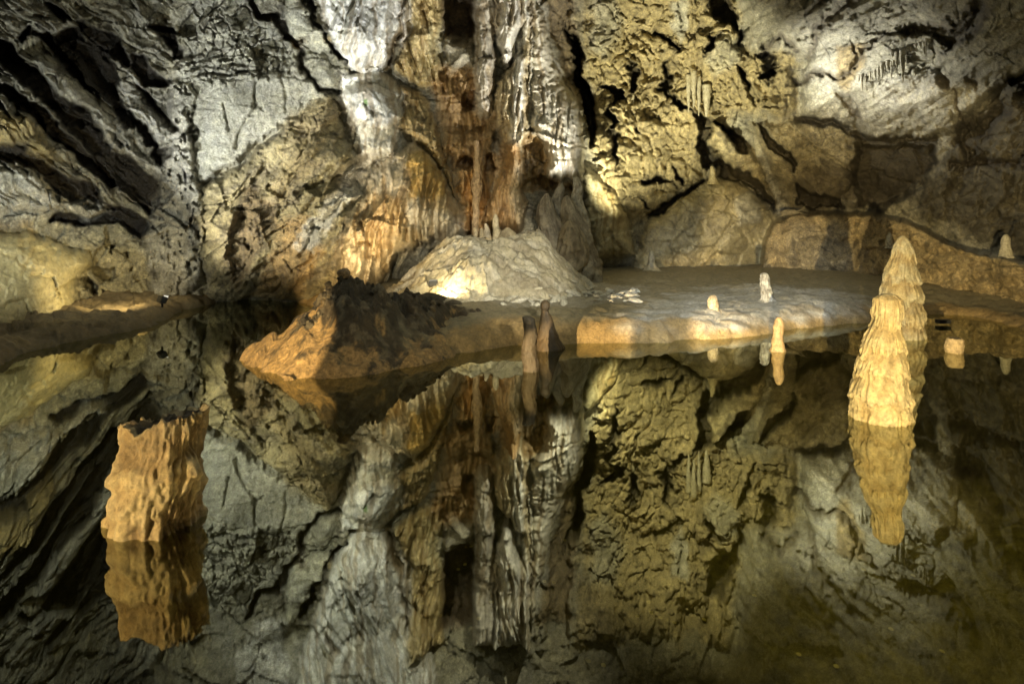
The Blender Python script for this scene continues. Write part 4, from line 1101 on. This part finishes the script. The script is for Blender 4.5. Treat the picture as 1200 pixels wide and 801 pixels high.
    for k in range(1, rings + 1):
        s_ = 1 - k / (rings + 0.001)
        hz = (0.25 * r[0] * (1 - s_ ** 2)) if not hollow else -0.10 * r[0] * sstep(0.0, 0.3, 1 - s_) + 0.16 * r[0] * fbm(tx * s_ * 9 / rm * 0.5, ty * s_ * 9 / rm * 0.5, 3, seed + 21)
        vx = tx.mean() + (tx - tx.mean()) * s_; vy = ty.mean() + (ty - ty.mean()) * s_
        vz = tz.mean() + (tz - tz.mean()) * (s_ ** 1.5 if hollow else s_) + hz
        cap.append(np.stack([vx, vy, vz], -1))
        cur = np.arange(off, off + nt); off += nt
        fs.append(np.stack([last, np.roll(last, -1), np.roll(cur, -1), cur], -1)[:, ::-1])
        last = cur
    v = np.concatenate([v] + cap); f = np.concatenate(f + [x_[:, ::-1] for x_ in fs])
    f[: (nz - 1) * nt] = f[: (nz - 1) * nt]
    cc = np.zeros((len(v), 3), np.float32); cc[:] = color
    m_ = sstep(-0.2, 0.5, fbm(v[:, 0] * 6 / rm * 0.3, v[:, 2] * 6 / rm * 0.3, 4, seed + 31))[:, None]
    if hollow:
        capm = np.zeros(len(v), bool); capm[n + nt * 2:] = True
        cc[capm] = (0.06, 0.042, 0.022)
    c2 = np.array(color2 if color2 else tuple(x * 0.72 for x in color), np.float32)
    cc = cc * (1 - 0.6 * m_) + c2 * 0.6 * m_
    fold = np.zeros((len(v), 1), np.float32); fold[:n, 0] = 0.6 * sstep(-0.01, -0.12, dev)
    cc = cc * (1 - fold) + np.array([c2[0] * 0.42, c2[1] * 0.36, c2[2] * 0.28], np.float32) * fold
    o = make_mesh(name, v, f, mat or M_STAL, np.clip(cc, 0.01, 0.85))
    me = o.data
    o.location = (bx, d, bz if base_z is None else base_z)
    bm = bmesh.new(); bm.from_mesh(me); bmesh.ops.recalc_face_normals(bm, faces=bm.faces); bm.to_mesh(me); bm.free()
    return tag(o, label, cat, group)


AMBER = (0.46, 0.37, 0.215)
PALEY = (0.38, 0.315, 0.19)


def broken_top(X, Y, Z, h, rm):
    t = sstep(h * 0.80, h, Z)
    jag = 0.16 * rm * fbm(X / rm * 1.6, Y / rm * 1.6, 4, 601) + 0.13 * X
    return Z + t * jag


silhouette("stalagmite", 3.3, [(490, 148, 242), (498, 147, 242), (520, 144, 240), (535, 140, 238), (548, 140, 237), (565, 142, 237), (580, 137, 238), (600, 132, 237), (620, 131, 235), (642, 133, 232)],
           "thick broken-off amber stalagmite with a hollow jagged top standing in the water at the left", AMBER, nt=260, nz=240, runnel=0.015, lump=0.075, seed=5, under=0.75, hollow=True, top_fn=broken_top, color2=(0.38, 0.27, 0.13),
           blob=0.30, blobs=5, wobble=0.0, grooves=[(-0.80, 0.035, .09), (-0.66, 0.035, 0.12), (-0.53, 0.035, 0.13), (-0.41, 0.035, 0.12), (-0.28, 0.04, 0.12), (-0.12, 0.05, .1), (-1.15, 0.04, 0.06), (-2.1, 0.10, .05)])
silhouette("stalagmite", 5.04, [(346, 1031, 1050), (350, 1025, 1056), (358, 1024, 1057), (368, 1024, 1057), (374, 1024, 1055), (380, 1022, 1055), (392, 1016, 1056), (410, 1010, 1059), (430, 1006, 1060), (440, 1004, 1062), (452, 1000, 1062), (466, 998, 1065), (480, 999, 1065), (499, 1001, 1066)],
           "pale gold flat-capped stalagmite, nearer of the two big ones in the right-hand water", PALEY, nt=260, nz=300, tiers=1.25, runnel=0.05, lump=0.035, blob=0.10, wobble=0.0, seed=15, under=0.5, color2=(0.50, 0.40, 0.22))
silhouette("stalagmite", 8.75, [(277, 1055, 1060), (280, 1052, 1063), (286, 1049, 1066), (296, 1046, 1070), (312, 1041, 1073), (322, 1037, 1074), (332, 1035, 1077), (346, 1033, 1079), (352, 1034, 1078), (364, 1031, 1081), (382, 1031, 1081), (399, 1032, 1081)],
           "tall tapering tiered stalagmite standing just behind the flat-capped gold one", (0.42, 0.38, 0.28), nt=220, nz=280, tiers=1.15, runnel=0.055, lump=0.03, blob=0.06, wobble=0.0, seed=25, under=0.4, color2=(0.52, 0.42, 0.24))


def cut_bowl(X, Y, Z, h, rm):
    return Z


dW = H * F / (413 - HZ)
silhouette("stalagmite_stump", dW, [(396, 1111, 1126), (398, 1110, 1128), (404, 1109, 1129), (410, 1109, 1128), (415, 1111, 1127)], "small round bowl-topped stump standing alone in the right-hand water", (0.55, 0.42, 0.26), "stump", nt=64, nz=40, lump=0.04, runnel=0.03, seed=35, under=0.3, hollow=True)
silhouette("stalagmite", H * F / (411 - HZ), [(372, 909, 914), (375, 907, 916), (382, 905, 918), (392, 906, 917), (400, 904, 918), (407, 904, 919), (411, 901, 920)], "short orange stalagmite standing in water in front of the white bank", (0.46, 0.30, 0.13), nt=72, nz=70, lump=0.03, runnel=0.02, seed=37, under=0.3, color2=(0.28, 0.17, 0.07))
silhouette("stalagmite_stump", H * F / (434 - HZ), [(371, 613, 624), (373, 613, 627), (390, 613, 629), (410, 612, 630), (434, 612, 632)], "upright sawn-off brown pillar stump standing in the water before the bank", (0.055, 0.043, 0.028), "stump", nt=90, nz=110, lump=0.07, runnel=0.04, seed=39, under=0.3, color2=(0.06, 0.045, 0.03))
silhouette("stalagmite", H * F / (408 - HZ), [(352, 637, 642), (355, 634, 645), (360, 634, 645), (364, 635, 643), (372, 633, 647), (385, 630, 650), (398, 627, 655), (406, 623, 661)], "brown knob-headed stalagmite growing against the bank beside the sawn pillar", (0.085, 0.058, 0.03), nt=90, nz=110, lump=0.05, runnel=0.03, seed=41, under=0.2, color2=(0.05, 0.035, 0.02))


def on_floor(px, py, z=None):
    z0 = 0.33
    for _ in range(4):
        x, y = W(px, py, z0)
        z0 = gz_at(x, y)
    return y, z0


def small(px_rows, label, color, seed, name="stalagmite", d=None, cat="stalagmite", group=None, under=0.06, **kw):
    if d is None:
        d, z = on_floor((px_rows[-1][1] + px_rows[-1][2]) / 2, px_rows[-1][0])
    return silhouette(name, d, px_rows, label, color, cat, seed=seed, under=under, group=group, nt=kw.pop('nt', 56), nz=kw.pop('nz', 60), **kw)


small([(320, 892, 898), (322, 890, 900), (328, 890, 902), (335, 891, 903), (346, 891, 905), (351, 891, 908), (354, 889, 911)], "bright white pitted stalagmite leaning on the mud flat", (0.50, 0.48, 0.44), 51, lump=0.09, runnel=0.12, blob=0.2, color2=(0.22, 0.20, 0.17))
small([(346, 833, 838), (348, 831, 840), (352, 829, 841), (358, 829, 842), (363, 828, 842), (366, 826, 845)], "stubby cream stalagmite at the edge of the mud flat above the bank", (0.42, 0.35, 0.25), 53, lump=0.08, blob=0.15, color2=(0.28, 0.22, 0.14))
small([(294, 761, 765), (297, 760, 766), (308, 759, 768), (313, 757, 771), (317, 753, 776)], "slim grey stalagmite with a splayed foot at the back of the mud flat", (0.36, 0.33, 0.25), 55, lump=0.03)
small([(275, 1176, 1180), (279, 1174, 1183), (288, 1174, 1184), (299, 1171, 1186)], "pale stalagmite standing on the right end of the bench", (0.45, 0.42, 0.34), 57, d=12.4, lump=0.03)
small([(273, 1041, 1044), (278, 1039, 1046), (288, 1038, 1047)], "small grey stalagmite on the bench behind the tall tiered one", (0.38, 0.36, 0.31), 59, d=14.6)
small([(195, 833, 836), (199, 832, 838), (208, 831, 839), (214, 829, 841)], "thin yellow stalagmite on the crest of the yellow hump", (0.45, 0.38, 0.22), 61, d=17.55)
# group on the crown of the pale mound
for rows, lb, c_ in (([(267, 555, 559), (272, 555, 560), (280, 554, 560)], "left tan stub of the cluster on the crown of the pale mound", (0.44, 0.36, 0.24)), ([(268, 562, 566), (273, 562, 567), (280, 561, 567)], "second tan stub of the cluster on the crown of the pale mound", (0.44, 0.36, 0.24)),
                     ([(274, 570, 574), (277, 569, 576), (281, 568, 577)], "low round cream stub of the cluster on the crown of the pale mound", (0.50, 0.40, 0.26)), ([(251, 579, 582), (256, 577, 584), (268, 577, 585), (282, 576, 587)], "tallest cream candle of the cluster on the crown of the pale mound", (0.54, 0.46, 0.32)),
                     ([(262, 568, 571), (267, 567, 573), (275, 566, 575)], "white-tipped stub in the middle of the cluster on the crown of the pale mound", (0.52, 0.45, 0.35)), ([(267, 592, 597), (272, 587, 604), (281, 580, 612)], "low pyramid-shaped cone on the crown of the pale mound under the orange column", (0.44, 0.37, 0.26))):
    small(rows, lb, c_, 70 + int(rows[0][1]) % 17, d=12.75, group="stubs on the pale mound", nt=40, nz=40)
# cones under the white curtain
for rows, lb, c_, dd in (([(227, 641, 645), (234, 637, 650), (246, 633, 656), (262, 630, 662), (275, 628, 666), (296, 626, 670)], "broad grey cone at the left below the fringed white curtain", (0.33, 0.29, 0.23), 13.9),
                         ([(214, 653, 657), (222, 650, 661), (235, 648, 664), (252, 646, 668), (280, 642, 672)], "slender grey cone just under the middle of the white curtain fringe", (0.34, 0.31, 0.26), 14.25),
                         ([(230, 664, 669), (236, 660, 674), (250, 658, 684), (264, 658, 692), (280, 656, 697), (300, 654, 701)], "bulky grey cone at the right below the white curtain", (0.34, 0.30, 0.23), 13.75),
                         ([(208, 671, 678), (220, 670, 682), (240, 670, 684), (262, 668, 690)], "grey post joining the right edge of the curtain to the cones", (0.45, 0.42, 0.35), 14.2),
                         ([(259, 661, 667), (266, 655, 676), (280, 650, 684), (302, 646, 690)], "squat brown boss in front of the grey cones", (0.30, 0.25, 0.17), 13.5)):
    small(rows, lb, c_, 90 + int(rows[0][1]) % 13, d=dd, group="cones below the curtain", under=0.7, nt=80, nz=90, lump=0.10, runnel=0.07, blob=0.16, wobble=0.2, mat=M_FLOW)
# thin column against the orange sheet
small([(165, 555, 561), (180, 556, 562), (200, 555, 564), (218, 552, 566), (226, 553, 564), (240, 554, 562), (262, 553, 561), (276, 552, 562)], "thin cream column joining roof and mound left of the orange column", (0.50, 0.36, 0.22), 121, name="stone_column", cat="column", d=13.9, nt=60, nz=120, lump=0.09, runnel=0.05, mat=M_FLOW)


# ---- stalactites
def stalactite(px, top, bottom, wpx, d, label, color, seed, group=None):
    rows = [(top, px - wpx / 2, px + wpx / 2), (top + (bottom - top) * 0.35, px - wpx * 0.42, px + wpx * 0.42), (top + (bottom - top) * 0.7, px - wpx * 0.26, px + wpx * 0.26), (bottom, px - wpx * 0.07, px + wpx * 0.07)]
    return silhouette("stalactite", d, rows, label, color, "stalactite", nt=28, nz=36, lump=0.06, runnel=0.08, seed=seed, mat=M_FLOW, group=group)


def wall_depth(px, py):
    j = int(np.clip(np.searchsorted(ua, px), 0, nc - 1)); i = int(np.clip(np.searchsorted(va, py), 0, nr - 1))
    return float(D[i, j])


for px, a, b, w_, lb in ((807, 88, 132, 7, "left stalactite of the pale cluster hanging above the black slot"), (813, 84, 126, 8, "second stalactite from the left in the pale cluster above the black slot"), (819, 90, 136, 6, "longest thin stalactite of the pale cluster above the black slot"), (828, 100, 137, 11, "broad blade stalactite at the right of the pale cluster above the black slot"), (741, 112, 138, 5, "lone thin pale stalactite on the knobbly yellow wall")):
    stalactite(px, a, b, w_, wall_depth(px, a + 4) - 0.12, lb, (0.46, 0.42, 0.31), 131 + px % 9, "pale stalactites on the yellow wall")
k = 0
for row, n_, dy_, where in (((1003, 90), 7, 14, "lowest left row"), ((1026, 78), 9, 22, "middle row of longest teeth"), ((1040, 64), 11, 15, "uppermost row")):
    px = row[0]
    for q in range(n_):
        px += random.choice((2.2, 3.4, 4.4, 5.5, 6.8)); a = row[1] - (px - row[0]) * 0.37 + random.uniform(-2.5, 2.5); b = a + dy_ * random.choice((0.35, 0.55, 0.8, 1.0, 1.35))
        stalactite(px, a, b, random.uniform(2.0, 5.6), wall_depth(px, a + 5) - 0.07, "short pale stalactite in the %s of the vault comb" % where, (0.40, 0.38, 0.32), 150 + k, "comb of short stalactites")
        k += 1

# ================================================================== SMALL THINGS
# boulders beside the lamp
for (px, py, s_, lb, sd) in ((505, 354, 0.26, "dark flat boulder beside the floodlight at the foot of the pale mound", 3), (531, 357, 0.13, "small dark boulder right of the floodlight boulder", 5)):
    d_, z_ = on_floor(px, py)
    tag(put("boulder", set_col(rock_mesh("boulder", sd, (1.4, 0.8, 0.55), 40), (0.10, 0.085, 0.06), M_ROCK), ((px - CX) / F * d_, d_, z_ + s_ * 0.2), (0, 0, 0.3), s_), lb, "boulder")
o_ = P(402, 327, 7.45); o_.z = float(rock_h(np.array([o_.x], np.float32), np.array([o_.y], np.float32))[0]) + 0.04
tag(put("boulder", set_col(rock_mesh("boulder", 13, (1, 0.8, 0.9), 40), (0.42, 0.30, 0.18), M_ROCK), o_, (0, 0, 0), 0.10), "orange lit round stone on the very top of the outcrop", "boulder")
o_ = P(419, 319, 7.7); o_.z = float(rock_h(np.array([o_.x], np.float32), np.array([o_.y], np.float32))[0]) + 0.05
tag(put("boulder", set_col(rock_mesh("boulder", 15, (0.7, 0.7, 1.0), 40), (0.34, 0.33, 0.30), M_ROCK), o_, (0, 0, 0), 0.11), "grey upright stone on top of the outcrop right of the orange one", "boulder")


def box_mesh(name, sx, sy, sz, bev, mat):
    bm = bmesh.new()
    bmesh.ops.create_cube(bm, size=1)
    for v in bm.verts:
        v.co = Vector((v.co.x * sx, v.co.y * sy, v.co.z * sz))
    bmesh.ops.bevel(bm, geom=list(bm.edges), offset=bev, segments=2, affect='EDGES')
    me = bpy.data.meshes.new(name); bm.to_mesh(me); bm.free()
    me.materials.append(mat)
    return me


def part(name, me, parent, loc=(0, 0, 0), rot=(0, 0, 0)):
    o = bpy.data.objects.new(name, me); COL.objects.link(o); o.parent = parent; o.location = loc; o.rotation_euler = rot
    return o


def floodlight(loc, rz, label):
    r = tag(empty("floodlight", loc), label, "lamp", "cave floodlights")
    r.rotation_euler = (0, 0, rz)
    part("housing", box_mesh("housing", 0.17, 0.10, 0.11, 0.012, M_METAL), r, (0, 0, 0.10), (math.radians(-25), 0, 0))
    part("lens", box_mesh("lens", 0.145, 0.012, 0.085, 0.004, M_LENS), r, (0, 0.05, 0.125), (math.radians(-25), 0, 0))
    part("bracket", box_mesh("bracket", 0.03, 0.03, 0.12, 0.004, M_METAL), r, (0, 0, 0.03))
    return r


d_, z_ = on_floor(507, 349)
floodlight(((507 - CX) / F * d_, d_ + 0.1, z_ + 0.16), 0.2, "small floodlight glinting behind the dark boulder below the pale mound")
x, y = W(190, 358, 0.36)
floodlight((x, y, 0.36), -0.6, "small floodlight on the left ledge at the foot of the grey prow")

# electrical box on the right-hand shore, flat block on the bench
x, y = W(1105, 377, 0.05)
eb = tag(empty("junction_box", (x, y, max(gz_at(x, y), 0.0))), "small black box on the right-hand shore behind the bowl-topped stump", "box")
part("case", box_mesh("case", 0.2, 0.12, 0.05, 0.008, M_METAL), eb, (0, 0, 0.05)); part("lid", box_mesh("lid", 0.21, 0.13, 0.012, 0.004, M_METAL), eb, (0, 0, 0.083))
sl = set_col(rock_mesh("stone_block", 21, (1, 0.6, 0.3), 60), (0.34, 0.29, 0.2), M_ROCK)
tag(put("stone_block", sl, P(926, 249, 17.4), (0, 0, 0.1), 0.35), "flat loose stone block lying on the left end of the bench", "rock")

# coins on the lake bed
bm = bmesh.new(); bmesh.ops.create_cone(bm, cap_ends=True, segments=14, radius1=0.0125, radius2=0.0125, depth=0.003); cm = bpy.data.meshes.new("coin"); bm.to_mesh(cm); bm.free(); cm.materials.append(M_COIN)
for px, py in ((430, 780), (552, 641), (545, 654), (537, 670), (516, 723), (495, 710), (561, 725), (576, 700), (570, 680), (470, 742), (488, 692), (662, 634), (711, 632), (746, 631), (727, 685), (763, 720), (774, 728), (790, 731), (747, 728), (707, 792), (690, 774), (638, 682), (649, 682), (825, 727), (1044, 737), (980, 781), (1070, 668), (936, 768), (1104, 764), (760, 706), (1012, 668), (884, 700)):
    x, y = W(px, py, -0.5)
    z = gz_at(x, y)
    x, y = W(px, py, z); z = gz_at(x, y)
    tag(put("coin", cm, (x, y, z + 0.006), (random.uniform(-.15, .15), random.uniform(-.15, .15), 0), 1.0), "tiny brass coin lying on the lake bed under the water", "coin", "coins on the lake bed")

# unseen post added beside the left lamp to shade a band of the bank
rp = tag(empty("added_shadow_post", (-1.67, 1.38, -0.6)), "grey metal post out of view, added to cast a shadow band on the bank", "post")
part("post", box_mesh("post", 0.06, 0.06, 1.5, 0.008, M_METAL), rp, (0, 0, 0.75)); part("base_plate", box_mesh("base_plate", 0.16, 0.16, 0.02, 0.004, M_METAL), rp, (0, 0, 0.01))
